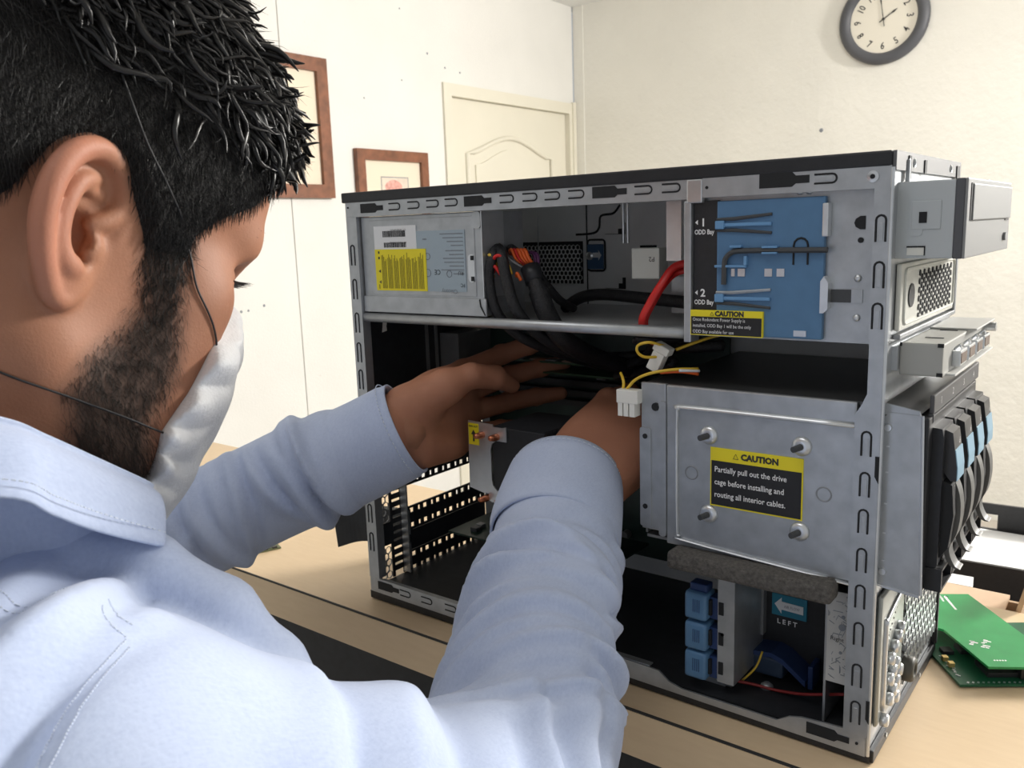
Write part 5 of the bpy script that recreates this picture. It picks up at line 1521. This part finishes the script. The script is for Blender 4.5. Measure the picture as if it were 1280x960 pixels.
# folds: displacement along each sleeve
nzA, nzB, nzC = Noise(3), Noise(5), Noise(8)
X, Y, Z = sv.grid((slice(None),) * 3)
disp = np.zeros_like(sv.V)
def folds(a, b, rad, specs, t0=-0.1, t1=1.1):
    """wrinkles of a sleeve segment; each spec = (t along, angle, slope, curve, half extent, width, height)"""
    a_, b_ = np.array(a), np.array(b)
    ln = np.linalg.norm(b_ - a_)
    d = (b_ - a_) / ln
    m = rad * 1.9
    q = sv.sl(np.minimum(a_, b_) - m, np.maximum(a_, b_) + m)
    X, Y, Z = sv.grid(q)
    t = ((X - a_[0]) * d[0] + (Y - a_[1]) * d[1] + (Z - a_[2]) * d[2])
    rx, ry, rz = X - a_[0] - t * d[0], Y - a_[1] - t * d[1], Z - a_[2] - t * d[2]
    rr = np.sqrt(rx * rx + ry * ry + rz * rz)
    # angle zero faces the camera side
    e = np.array([0.566, -0.5031, 0.3314]) - (a_ + b_) / 2
    e = e - d * (e @ d); e /= np.linalg.norm(e)
    g_ = np.cross(d, e)
    th_ = np.arctan2(rx * g_[0] + ry * g_[1] + rz * g_[2], rx * e[0] + ry * e[1] + rz * e[2])
    mask = np.clip((t / ln - t0) / 0.10, 0, 1) * np.clip((t1 - t / ln) / 0.08, 0, 1) * np.clip((m - rr) / (0.5 * rad), 0, 1) * np.clip((rr / rad - 0.3) / 0.3, 0, 1)
    ns = Noise(int(ln * 1e5) % 97)
    wob = 0.004 * ns(X, Y, Z, 30)
    out = np.zeros(rr.shape, np.float32)
    for (tc, ac, sl, cu, he, w, h) in specs:
        da = (th_ - ac + math.pi) % (2 * math.pi) - math.pi
        dist = t - tc * ln - rad * (sl * da + cu * da * da) - wob
        win = np.clip(1 - (da / he) ** 2, 0, 1) ** 0.7
        pr_ = np.where(dist > 0, np.exp(-(dist / w) ** 2), np.exp(-(dist / (w * 1.7)) ** 2)) - 0.55 * np.exp(-((dist - 1.5 * w) / (0.7 * w)) ** 2)
        out += 1.35 * h * win * pr_
    disp[q] += out * mask
fr_ = random.Random(12)
# right forearm: long arcs fanning out of the crook of the elbow
sp = []
for k in range(13):
    t = 0.13 + 0.060 * k + fr_.uniform(-0.015, 0.015)
    sp.append((t, fr_.uniform(-0.5, 0.5), (0.42 - 0.03 * k) * fr_.uniform(0.6, 1.3), fr_.uniform(-0.22, -0.05), fr_.uniform(1.0, 1.7), fr_.uniform(0.0048, 0.0085), fr_.uniform(0.0035, 0.0075)))
for k in range(8):
    sp.append((fr_.uniform(0.1, 0.95), fr_.uniform(-1.6, 1.6), fr_.uniform(-0.8, 0.8), fr_.uniform(-0.2, 0.2), fr_.uniform(0.4, 0.8), fr_.uniform(0.004, 0.006), fr_.uniform(0.002, 0.004)))
folds(E_R, CUFF_R0, 0.050, sp, -0.05, 1.0)
# right upper arm: broad soft folds, tighter towards the elbow
sp = []
for t, h, w in ((0.20, 0.005, 0.012), (0.36, 0.005, 0.012), (0.50, 0.0055, 0.011), (0.64, 0.0060, 0.010), (0.78, 0.0065, 0.009), (0.90, 0.005, 0.009)):
    sp.append((t, fr_.uniform(-0.3, 0.3), fr_.uniform(-0.5, -0.2), fr_.uniform(-0.1, 0.15), fr_.uniform(1.2, 1.8), w, h))
folds(S_R, E_R, 0.060, sp, 0.0, 1.15)
# left forearm: bunched cloth behind the cuff
sp = []
for k in range(11):
    t = 0.10 + 0.085 * k + fr_.uniform(-0.02, 0.02)
    sp.append((t, fr_.uniform(-0.6, 0.6), fr_.uniform(-0.35, 0.35), fr_.uniform(-0.15, 0.15), fr_.uniform(0.8, 1.7), fr_.uniform(0.0045, 0.0075), fr_.uniform(0.003, 0.0065)))
for t in (0.90, 0.955, 1.0):
    sp.append((t, fr_.uniform(-0.3, 0.3), fr_.uniform(-0.15, 0.15), 0.0, 1.7, 0.0050, 0.0070))
for k in range(6):
    sp.append((fr_.uniform(0.2, 0.9), fr_.uniform(-1.2, 1.2), fr_.uniform(-1.2, 1.2), 0.1, 0.5, 0.005, 0.003))
folds(E_L, CUFF_L0, 0.044, sp, 0.0, 1.06)
# shoulder and yoke
sp = [(0.55, 0.2, 1.0, 0.1, 1.1, 0.011, 0.0055), (0.85, -0.3, 0.8, 0.1, 1.1, 0.010, 0.0050), (0.30, 0.4, 0.7, -0.1, 1.0, 0.012, 0.0055), (0.70, 0.9, -0.4, 0.2, 0.9, 0.010, 0.0045), (1.0, 0.1, 0.5, 0.1, 1.1, 0.010, 0.0045), (0.45, -0.7, 0.5, 0.1, 0.9, 0.011, 0.0045)]
folds(NECK, S_R, 0.070, sp, 0.0, 1.3)
disp += 0.0013 * nzC(X, Y, Z, 38)
sv.V -= disp
# horizontal roll of cloth over the chest in front of the collar
sv.chain([np.array(p) for p in ((0.200, -0.385, 0.214), (0.235, -0.365, 0.216), (0.259, -0.344, 0.208), (0.277, -0.324, 0.186), (0.288, -0.310, 0.160), (0.298, -0.300, 0.130))], [0.012, 0.0125, 0.0125, 0.0125, 0.012, 0.010], 0.007)
sh_v, sh_f = sv.surface()
shirt = C_(link('shirt', np_mesh('shirt', sh_v, sh_f), FAB))
shirt['label'] = 'light blue long-sleeved shirt'

def cuff(cx0, d, ln, r0, r1, flat_axis, fl, seed):
    d = Vector(d).normalized()
    e = Vector(flat_axis); e = (e - d * e.dot(d)).normalized()
    g = d.cross(e)
    ns = Noise(seed)
    n, rows = 56, 18
    vs, fs = [], []
    for lay in (0, 1):
        for i in range(rows):
            t = i / (rows - 1)
            r = r0 + (r1 - r0) * t - lay * 0.0022
            for k in range(n):
                a = 2 * math.pi * k / n
                p = Vector(cx0) + d * (ln * t) + (e * math.cos(a) * fl + g * math.sin(a)) * r
                w = 0.0012 * float(ns(p.x, p.y, p.z, 55)) * (1 - 0.3 * t)
                if lay == 0:
                    w += 0.0009 * (1 if 0.10 < t < 0.94 else -0.35)
                p += (e * math.cos(a) + g * math.sin(a)) * w
                vs.append(p)
    for i in range(rows - 1):
        for k in range(n):
            a, b = i * n + k, i * n + (k + 1) % n
            fs.append((a, b, b + n, a + n))
            o = rows * n
            fs.append((o + a, o + a + n, o + b + n, o + b))
    for i, o in ((0, 0), (rows - 1, (rows - 1) * n)):
        for k in range(n):
            fs.append((o + k, o + (k + 1) % n, rows * n + o + (k + 1) % n, rows * n + o + k))
    return MB().add(vs, fs)
def stitch(center, d, r, flat_axis, fl, n=70, rad=0.00045):
    d = Vector(d).normalized()
    e = Vector(flat_axis); e = (e - d * e.dot(d)).normalized()
    g = d.cross(e)
    m = MB()
    for k in range(n):
        a0, a1 = 2 * math.pi * k / n, 2 * math.pi * (k + 0.55) / n
        m.tube([Vector(center) + (e * math.cos(a) * fl + g * math.sin(a)) * r for a in (a0, a1)], rad, 4)
    return m
THREAD = mat('pale_thread', (0.62, 0.68, 0.80), 0.8)
for (e0, w0, c0, r0, r1, ax, fl, sd, ln) in ((E_R, W_R, CUFF_R0, 0.0440, 0.0405, (1, 0.2, 0.3), 1.0, 4, 0.068), (E_L, W_L, CUFF_L0, 0.0400, 0.0385, (0.2, 0.3, 1), 1.0, 9, 0.070)):
    d = (w0 - e0).normalized()
    c = link('cuff', cuff(c0 - d * 0.006, d, ln, r0, r1, ax, fl, sd).mesh('cuff'), FAB, shirt, True)
    C_(c); c.parent = shirt; c.location = (0, 0, 0)
    st_ = link('stitching', stitch(c0 - d * 0.006 + d * (ln - 0.006), d, r1 + 0.0012, ax, fl).mesh('stitch'), THREAD, shirt)

# ------------------------------------------------------------------ hair, beard
ZX = np.array([-13, -5, -3.2, -2.2, -1.6, -0.5, 0.9, 1.8, 2.7, 3.0, 4.9, 5.0, 5.7, 7.6, 8.2, 9.2, 12])
ZZ = np.array([-6, -4, -1.0, 0.8, 2.7, 3.6, 3.3, 2.2, 1.1, 0.6, 0.9, 1.9, 3.0, 4.6, 5.6, 6.8, 7.5])
def zline(x):
    return np.interp(x, ZX, ZZ)
def sdist_poly(px, pz, poly):
    """signed distance (positive inside) to a polygon"""
    poly = np.array(poly, float)
    d = np.full(px.shape, 1e9); ins = np.zeros(px.shape, bool)
    n = len(poly)
    for i in range(n):
        a, b = poly[i], poly[(i + 1) % n]
        e = b - a
        t = np.clip(((px - a[0]) * e[0] + (pz - a[1]) * e[1]) / (e @ e), 0, 1)
        d = np.minimum(d, np.hypot(px - a[0] - t * e[0], pz - a[1] - t * e[1]))
        c = (a[1] > pz) != (b[1] > pz)
        xx = a[0] + (pz - a[1]) * e[0] / (e[1] if abs(e[1]) > 1e-9 else 1e-9)
        ins ^= c & (px < xx)
    return np.where(ins, d, -d)
BEARD = [(4.9, 2.6), (5.1, 1.0), (5.2, -0.8), (5.8, -2.8), (6.0, -4.2), (5.5, -6.0), (6.0, -7.4), (7.2, -9.6), (6, -11.5), (2.5, -10.5), (2.4, -7.6), (1.7, -5.8), (2.0, -4.4), (3.0, -3.0), (3.6, -1.6), (3.0, 0.0), (2.7, 2.6)]
# tint of the skin under beard and hair, redder ears and finger joints
hx_, hy_, hz_ = head_v[:, 0], head_v[:, 1], head_v[:, 2]
bd = sdist_poly(hx_, hz_, BEARD)
bd = np.where(np.abs(hy_) < 2.5, np.maximum(bd, np.minimum(-6.2 - hz_, hx_ - 3.5)), bd)
not_ear = np.abs(hy_) < 7.75
tint = np.clip((bd + 0.45) / 1.1, 0, 1) * 0.88 * not_ear
tint = np.maximum(tint, np.clip((hz_ - zline(hx_) + 0.35) / 0.8, 0, 1) * 0.9 * ((np.abs(hy_) < 7.9) | (hz_ > 4.2)))
redd = np.clip((np.abs(hy_) - 7.6) / 1.2, 0, 1) * 0.35 * (np.abs(hx_) < 4)
ca = body_me.color_attributes.new('tint', 'FLOAT_COLOR', 'POINT')
full = np.zeros((len(body_me.vertices), 4), np.float32)
full[:, 3] = 1
full[:len(tint), 0] = tint
full[:len(redd), 1] = redd
full[len(redd):len(redd) + len(LH[0]) + len(RH[0]), 1] = 0.12
ca.data.foreach_set('color', full.ravel())

HAIRM = bpy.data.materials.new('black_hair')
HAIRM.use_nodes = True
_b = HAIRM.node_tree.nodes['Principled BSDF']
_b.inputs['Base Color'].default_value = (0.008, 0.0075, 0.0075, 1)
_b.inputs['Roughness'].default_value = 0.34
_b.inputs['Specular IOR Level'].default_value = 0.55
BEARDM = mat('dark_beard', (0.022, 0.015, 0.011), 0.5)

# dense base of the hair: an offset of the skull that dives under the skin at the hairline
X, Y, Z = hv.grid((slice(None),) * 3)
dz = np.clip((Z - zline(X)) / 1.4, -1.0, 1.0)
topness = np.clip((Z - 5.5) / 4.0, 0, 1) * np.clip((X + 9) / 6, 0, 1)
th = np.where(dz > 0, dz * (0.38 + 0.85 * topness), dz * 1.0)
nzh, nzh2 = Noise(77, 8), Noise(78, 8)
rid = np.abs(np.sin((Y * 0.9 + 0.35 * X) * 3.2 + 1.6 * nzh(X, Y, Z, 0.9) + 0.8 * nzh2(X, Y, Z, 2.2)))
th = th + np.clip(dz, 0, 1) * (0.08 + 0.34 * topness) * (rid - 0.5)
keep = hv.V
hv.V = (hv_noear - th).astype(np.float32)
cap_v, cap_f = hv.surface()
hv.V = keep
# keep only the part near the hair region
sel = (cap_v[:, 2] - zline(cap_v[:, 0])) > -0.7
fk = sel[cap_f].all(1)
use = np.unique(cap_f[fk])
rem = np.full(len(cap_v), -1); rem[use] = np.arange(len(use))
hair = C_(link('hair', np_mesh('hair', h2w(cap_v[use]), rem[cap_f[fk]]), mat('hair_base', (0.009, 0.0085, 0.0085), 0.75, 0, 0, 1, 0.9, 500, spec=0.3)))
hair['label'] = 'short black wavy hair'

def face_samples(v, f, n, g):
    idx = g.integers(0, len(f), n)
    q = v[f[idx]]
    a, b = g.uniform(0, 1, (n, 1)), g.uniform(0, 1, (n, 1))
    p = (q[:, 0] * (1 - a) + q[:, 1] * a) * (1 - b) + (q[:, 3] * (1 - a) + q[:, 2] * a) * b
    nn = np.cross(q[:, 2] - q[:, 0], q[:, 3] - q[:, 1])
    nn /= np.linalg.norm(nn, axis=1)[:, None] + 1e-9
    return p, nn
def strands(root, d0, bend, length, rad, nseg, wave=None, nsides=3):
    """tapered strands: root (n,3), direction, bend vector per length; everything in cm"""
    n = len(root)
    ts = np.linspace(0, 1, nseg + 1)
    L = length[:, None, None] * ts[None, :, None]
    pts = root[:, None, :] + d0[:, None, :] * L + bend[:, None, :] * (L ** 2)
    if wave is not None:
        w, dirw, ph, fr = wave
        pts = pts + dirw[:, None, :] * (w[:, None, None] * np.sin(ph[:, None, None] + fr[:, None, None] * ts[None, :, None]) * ts[None, :, None])
    tg = np.gradient(pts, axis=1)
    tg /= np.linalg.norm(tg, axis=2)[:, :, None] + 1e-9
    ref = np.array([0.3, 0.2, 1.0]); ref = ref / np.linalg.norm(ref)
    a = np.cross(tg, ref); a /= np.linalg.norm(a, axis=2)[:, :, None] + 1e-9
    b = np.cross(tg, a)
    rr = rad[:, None] * np.sqrt(np.clip(1 - ts[None, :] ** 2, 0.02, 1))
    ring = []
    for k in range(nsides):
        t = 2 * math.pi * k / nsides
        ring.append(pts + (a * math.cos(t) + b * math.sin(t)) * rr[:, :, None])
    V = np.stack(ring, 2).reshape(-1, 3)             # n, seg+1, sides
    base = (np.arange(n) * (nseg + 1) * nsides)[:, None, None]
    sg = (np.arange(nseg) * nsides)[None, :, None]
    k = np.arange(nsides)[None, None, :]; k2 = (k + 1) % nsides
    F = np.stack([base + sg + k, base + sg + k2, base + sg + nsides + k2, base + sg + nsides + k], 3).reshape(-1, 4)
    return V, F
g = np.random.default_rng(5)
def unit(a):
    return a / (np.linalg.norm(a, axis=1)[:, None] + 1e-9)
sv_, sf_ = [], []
def push(VF):
    o = sum(len(a) for a in sv_)
    sv_.append(VF[0]); sf_.append(VF[1] + o)
cvv, cff = cap_v, cap_f[fk]
# short hair on sides and back
p, nn = face_samples(cvv, cff, 44000, g)
dzr = p[:, 2] - zline(p[:, 0])
tp = np.clip((p[:, 2] - 5.5) / 4.0, 0, 1) * np.clip((p[:, 0] + 9) / 6, 0, 1)
ok = (dzr > 0.05) & (tp < 0.75)
p, nn, tp = p[ok], nn[ok], tp[ok]
comb = np.stack([0.35 + 0.8 * tp, 0 * tp, -1.0 + 0.5 * tp], 1) + g.normal(0, 0.25, (len(p), 3))
comb = unit(comb - nn * (comb * nn).sum(1)[:, None])
d0 = unit(comb + nn * (0.38 + 0.25 * g.uniform(0, 1, (len(p), 1))))
ln = 0.55 + 0.35 * g.uniform(0, 1, len(p)) + 0.6 * tp
push(strands(p - nn * 0.05, d0, -nn * 0.12, ln, np.full(len(p), 0.014) * (0.7 + 0.6 * g.uniform(0, 1, len(p))), 3))
# sideburns running into the beard
nearb = (hz_[head_f].mean(1) < 2.6) & (hz_[head_f].mean(1) > -2.6) & (hx_[head_f].mean(1) > 2.0) & (np.abs(hy_[head_f]).mean(1) < 7.7)
p, nn = face_samples(head_v, head_f[nearb], 22000, g)
bb = sdist_poly(p[:, 0], p[:, 2], BEARD)
ok = (bb > -0.05) & (g.uniform(0, 1, len(p)) < np.clip((p[:, 2] + 2.4) / 3.2, 0, 1) * np.clip((bb + 0.1) / 0.5, 0, 1))
p, nn = p[ok], nn[ok]
comb = np.tile([0.15, 0.0, -1.0], (len(p), 1)) + g.normal(0, 0.3, (len(p), 3))
comb = unit(comb - nn * (comb * nn).sum(1)[:, None])
push(strands(p - nn * 0.03, unit(comb + nn * 0.3), -nn * 0.15, 0.45 + 0.35 * g.uniform(0, 1, len(p)), np.full(len(p), 0.011), 3))
# wavy locks on top and fringe
p, nn = face_samples(cvv, cff, 9000, g)
tp = np.clip((p[:, 2] - 5.0) / 4.0, 0, 1) * np.clip((p[:, 0] + 7) / 5, 0, 1)
ok = tp > 0.35
p, nn, tp = p[ok][:2300], nn[ok][:2300], tp[ok][:2300]
front = np.clip((p[:, 0] - 2.0) / 6.0, 0, 1)
comb = np.stack([0.9 + 0.3 * front, -0.45 - 0.25 * front + 0 * tp, -0.25 - 0.75 * front], 1) + g.normal(0, 0.38, (len(p), 3))
comb = unit(comb - nn * (comb * nn).sum(1)[:, None] * 0.9)
d0 = unit(comb + nn * (0.16 + 0.30 * g.uniform(0, 1, (len(p), 1))))
ln = (1.5 + 1.3 * g.uniform(0, 1, len(p))) * (1 - 0.30 * front)
wd = unit(np.cross(comb, nn))
push(strands(p - nn * 0.15, d0, -nn * 0.10 + comb * 0.02, ln, 0.09 + 0.14 * g.uniform(0, 1, len(p)) ** 2, 7,
             (0.22 + 0.25 * g.uniform(0, 1, len(p)), wd, g.uniform(0, 6.28, len(p)), 3.5 + 3 * g.uniform(0, 1, len(p))), 5))
# fine loose strands over the locks
p, nn = face_samples(cvv, cff, 16000, g)
tp = np.clip((p[:, 2] - 5.0) / 4.0, 0, 1) * np.clip((p[:, 0] + 8) / 5, 0, 1)
ok = tp > 0.2
p, nn, tp = p[ok][:4500], nn[ok][:4500], tp[ok][:4500]
front = np.clip((p[:, 0] - 2.0) / 6.0, 0, 1)
comb = np.stack([0.9 + 0 * tp, -0.5 + 0 * tp, -0.3 - 0.7 * front], 1) + g.normal(0, 0.5, (len(p), 3))
comb = unit(comb - nn * (comb * nn).sum(1)[:, None] * 0.9)
d0 = unit(comb + nn * (0.2 + 0.5 * g.uniform(0, 1, (len(p), 1))))
ln = (1.2 + 1.5 * g.uniform(0, 1, len(p))) * (1 - 0.30 * front)
push(strands(p - nn * 0.1, d0, -nn * 0.10, ln, np.full(len(p), 0.016), 5, (0.2 * g.uniform(0, 1, len(p)), unit(np.cross(comb, nn)), g.uniform(0, 6.28, len(p)), 4 + 0 * ln)))
hs_me = np_mesh('hair_strands', h2w(np.concatenate(sv_)), np.concatenate(sf_))
o = link('hair_strands', hs_me, HAIRM, hair)
o['kind'] = 'stuff'

# beard
sv_, sf_ = [], []
near = (hz_[head_f].mean(1) < 2.0) & (hx_[head_f].mean(1) > 0.5) & (np.abs(hy_[head_f]).mean(1) < 7.7)
p, nn = face_samples(head_v, head_f[near], 95000, g)
b_ = sdist_poly(p[:, 0], p[:, 2], BEARD)
ok = (g.uniform(0, 1, len(p)) < np.clip((b_ + 0.30) / 1.2, 0, 1)) & (np.abs(p[:, 1]) > 2.0)
p, nn = p[ok], nn[ok]
low = np.clip((-p[:, 2] - 5.0) / 3.0, 0, 1)
comb = np.stack([0.25 + 0.7 * low, 0 * low, -1.0 + 0 * low], 1) + g.normal(0, 0.45, (len(p), 3))
comb = unit(comb - nn * (comb * nn).sum(1)[:, None])
d0 = unit(comb + nn * (0.25 + 0.25 * g.uniform(0, 1, (len(p), 1))))
push(strands(p - nn * 0.03, d0, -nn * 0.15, 0.30 + 0.45 * g.uniform(0, 1, len(p)) + 0.25 * low, np.full(len(p), 0.0065), 3))
beard = C_(link('beard', np_mesh('beard', h2w(np.concatenate(sv_)), np.concatenate(sf_)), BEARDM))
beard['label'] = 'short dark beard along the jaw'
beard['kind'] = 'stuff'
# eyelashes and eyebrows
for s in (-1, 1):
    m = []
    n = 26
    t = np.linspace(0, 1, n)
    root = np.stack([8.45 - 0.6 * t, s * (2.2 + 2.2 * t), 1.22 - 0.05 * t], 1)
    d = unit(np.stack([0.95 + 0 * t, s * (-0.1 + 0.7 * t), -0.25 + 0 * t], 1) + g.normal(0, 0.08, (n, 3)))
    C_(link('eyelashes', np_mesh('eyelashes', *(lambda VF: (h2w(VF[0]), VF[1]))(strands(root, d, np.tile([0, 0, 0.28], (n, 1)), 1.0 + 0.3 * g.uniform(0, 1, n), np.full(n, 0.026), 4))), HAIRM))
    n = 260
    t = g.uniform(0, 1, n)
    root = np.stack([9.55 - 1.5 * t ** 1.6, s * (1.0 + 3.6 * t), 3.35 + 0.35 * np.sin(t * 2.2) + g.normal(0, 0.18, n)], 1)
    d = unit(np.stack([0.35 - 0.3 * t, s * (0.8 + 0 * t), 0.25 - 0.4 * t], 1) + g.normal(0, 0.15, (n, 3)))
    C_(link('eyebrow', np_mesh('eyebrow', *(lambda VF: (h2w(VF[0]), VF[1]))(strands(root, d, np.zeros((n, 3)), 0.5 + 0.3 * g.uniform(0, 1, n), np.full(n, 0.014), 2))), HAIRM))

# ------------------------------------------------------------------ face mask
XE_Z = np.array([-13, -10.5, -8.2, -6.4, -4.5, -2.0, 1.5])
XE_X = np.array([4.5, 5.6, 6.5, 6.1, 6.8, 7.4, 8.2])
MXE = np.interp(Z, XE_Z, XE_X)
inner = hv_noear
bulge_c, bulge_r = np.array([7.7, 0, -4.2]), np.array([2.9, 4.6, 6.2])
k0 = np.sqrt(((X - bulge_c[0]) / bulge_r[0]) ** 2 + ((Y - bulge_c[1]) / bulge_r[1]) ** 2 + ((Z - bulge_c[2]) / bulge_r[2]) ** 2)
k1 = np.sqrt(((X - bulge_c[0]) / bulge_r[0] ** 2) ** 2 + ((Y - bulge_c[1]) / bulge_r[1] ** 2) ** 2 + ((Z - bulge_c[2]) / bulge_r[2] ** 2) ** 2) + 1e-6
bul = k0 * (k0 - 1) / k1
t_ = np.clip(0.5 + 0.5 * (inner - bul) / 2.0, 0, 1)
sm = inner + (bul - inner) * t_ - 2.0 * t_ * (1 - t_)
edge = X - MXE
nzm = Noise(91, 8)
ruf = 0.55 * np.abs(np.sin(Z * 1.75 + 0.9 * nzm(X, Y, Z, 0.8))) * np.clip((3.2 - edge) / 2.6, 0, 1) + 0.06 * nzm(X, Y, Z, 2.2)
sm = sm - 0.42 - ruf
def smax(a, b, k):
    t = np.clip(0.5 - 0.5 * (b - a) / k, 0, 1)
    return b + (a - b) * t + k * t * (1 - t)
sm = smax(sm, MXE - X, 0.35)
sm = smax(sm, Z - (0.7 - 0.45 * np.abs(Y)), 0.5)
sm = smax(sm, -11.3 - Z, 0.5)
hv.V = np.maximum(sm, -(inner + 0.25)).astype(np.float32)
mk_v, mk_f = hv.surface()
hv.V = keep
MASKM = mat('white_mask_cloth', (0.80, 0.81, 0.83), 0.9, 0, 0.03, 50, 0.3, 500)
mask = C_(link('face_mask', np_mesh('face_mask', h2w(mk_v), mk_f), MASKM))
mask['label'] = 'white gathered cloth face mask'
hbvh = BVHTree.FromPolygons([tuple(q) for q in head_v.tolist()], [tuple(q) for q in head_f.tolist()])
def snap(pts, off):
    out = []
    for i, q in enumerate(spline(pts, 8)):
        loc, nrm, _, _ = hbvh.find_nearest(q)
        of = off(i) if callable(off) else off
        out.append(Vector(h2w(np.array(loc + nrm * of))))
    return out
ELAS = mat('black_elastic', (0.012, 0.012, 0.014), 0.6)
def strap(pts, off):
    m = MB().tube(snap(pts, off), 0.0005, 6)
    o = link('elastic_strap', m.mesh('elastic'), ELAS, mask, True)
strap([(7.6, -5.9, -2.2), (6.5, -6.4, -1.1), (5.57, -6.72, -0.14), (4.9, -6.5, 1.2), (4.2, -6.7, 2.0), (2.59, -7.11, 3.2), (1.01, -7.5, 4.5), (-0.99, -7.35, 7.0), (-3, -5.5, 10), (-4, 0, 12)], lambda i: 0.08 if i < 28 else min(0.55, 0.08 + 0.06 * (i - 28)))
strap([(6.3, -6.6, -6.4), (5.2, -7.0, -6.3), (4.05, -7.3, -6.14), (1.61, -7.4, -5.89), (-0.35, -7.17, -5.72), (-3, -6.3, -5.4), (-6, -3.5, -5.2), (-7, 0, -5.1)], lambda i: 0.16 if i < 20 else 0.07)

# ------------------------------------------------------------------ collar
UP = [(.2457, -.3305, .2331), (.2535, -.3552, .2509), (.2541, -.3713, .2628), (.2487, -.3838, .2714), (.235, -.415, .283), (.205, -.445, .290), (.17, -.455, .292), (.135, -.445, .290), (.105, -.415, .283), (.092, -.384, .27), (.088, -.355, .25), (.095, -.33, .233)]
LO = [(.2676, -.3424, .2162), (.2808, -.3712, .2346), (.2857, -.3862, .2455), (.2857, -.3995, .255), (.268, -.44, .262), (.222, -.482, .268), (.17, -.495, .27), (.118, -.482, .268), (.072, -.44, .262), (.058, -.40, .25), (.06, -.37, .232), (.075, -.34, .215)]
US, LS = spline(UP, 6), spline(LO, 6)
cc = Vector((0.17, -0.39, 0))
vs, fs = [], []
rows = 13
nzk = Noise(17)
for i, (u_, l_) in enumerate(zip(US, LS)):
    inw = Vector((u_.x - cc.x, u_.y - cc.y, 0)).normalized()
    for j in range(rows):
        if j < 4:        # inner stand
            t = (3 - j) / 3
            q = u_ - inw * (0.004 + 0.004 * t) - Vector((0, 0, 0.062 * t))
        elif j < 6:       # the fold
            a = (j - 3) / 3 * math.pi / 2
            q = u_ + inw * (0.004 * (j - 4.5)) + Vector((0, 0, 0.0022))
        else:
            t = (j - 6) / (rows - 7)
            q = u_.lerp(l_, t) + (inw * 0.5 + Vector((0, 0, 0.7))) * 0.007 * math.sin(math.pi * min(1, t * 1.1))
            q += inw * 0.0014 * float(nzk(q.x, q.y, q.z, 60)) * t
        vs.append(q)
n = len(US)
for i in range(n - 1):
    for j in range(rows - 1):
        fs.append((i * rows + j, i * rows + j + 1, (i + 1) * rows + j + 1, (i + 1) * rows + j))
col = link('collar', MB().add(vs, fs).mesh('collar'), FAB, shirt, True)
sol = col.modifiers.new('thick', 'SOLIDIFY'); sol.thickness = 0.0022; sol.offset = 0
sub = col.modifiers.new('sub', 'SUBSURF'); sub.levels = 1; sub.render_levels = 1
# stitch rows near the collar edge and on the shoulder seam
m = MB()
for i in range(0, n - 1):
    for s_ in (0.0, 0.5):
        def cp(t):
            u_ = US[i].lerp(US[i + 1], t); l_ = LS[i].lerp(LS[i + 1], t)
            inw = Vector((u_.x - cc.x, u_.y - cc.y, 0)).normalized()
            return u_.lerp(l_, 0.86) + (inw * 0.5 + Vector((0, 0, 0.7))) * 0.0045 + inw * 0.0012
        m.tube([cp(s_), cp(s_ + 0.3)], 0.0003, 4)
link('stitching', m.mesh('collar_stitch'), THREAD, shirt)
sbvh = BVHTree.FromPolygons([tuple(q) for q in sh_v.tolist()], [tuple(q) for q in sh_f.tolist()])
def seam(pts, dash=0.0024, off=0.0001, r=0.00028):
    P2 = spline(pts, 24)
    out = []
    for q in P2:
        loc, nrm, _, _ = sbvh.find_nearest(q)
        out.append(loc + nrm * off)
    m = MB()
    acc = 0
    for a, b in zip(out[:-1], out[1:]):
        l = (b - a).length
        k = max(1, int(l / dash))
        for i in range(k):
            m.tube([a.lerp(b, i / k), a.lerp(b, (i + 0.6) / k)], r, 4)
    link('stitching', m.mesh('seam'), THREAD, shirt)
for dx in (0.0, 0.004):
    seam([(0.262 - dx, -0.410 + dx, 0.225), (0.298 - dx, -0.397 + dx, 0.219), (0.325 - dx, -0.388 + dx, 0.213)])
    seam([(0.325 + dx, -0.388, 0.213), (0.340 + dx, -0.410, 0.208), (0.352 + dx, -0.430, 0.200), (0.360 + dx, -0.46, 0.185)])

# ------------------------------------------------------------------ trousers and shoes, mostly out of view
lv = Vol((-0.05, -0.96, FZ - 0.01), (0.46, -0.50, 0.02), 0.010)
for sx in (0.11, 0.29):
    lv.cone((sx, -0.74, -0.14), (sx - 0.005, -0.70, -0.58), 0.100, 0.072, 0.03)
    lv.cone((sx - 0.005, -0.70, -0.58), (sx, -0.76, FZ + 0.09), 0.072, 0.058, 0.02)
lv.ell((0.20, -0.745, -0.12), (0.19, 0.135, 0.13), 0.05)
C_(link('trousers', np_mesh('trousers', *lv.surface()), mat('dark_trousers', (0.02, 0.022, 0.03), 0.9, 0, 0.2, 100)))
for sx in (0.11, 0.29):
    C_(link('shoe', MB().bbox(sx - 0.048, sx + 0.048, -0.83, -0.55, FZ, FZ + 0.065, 0.022).mesh('shoe'), BLACKP))
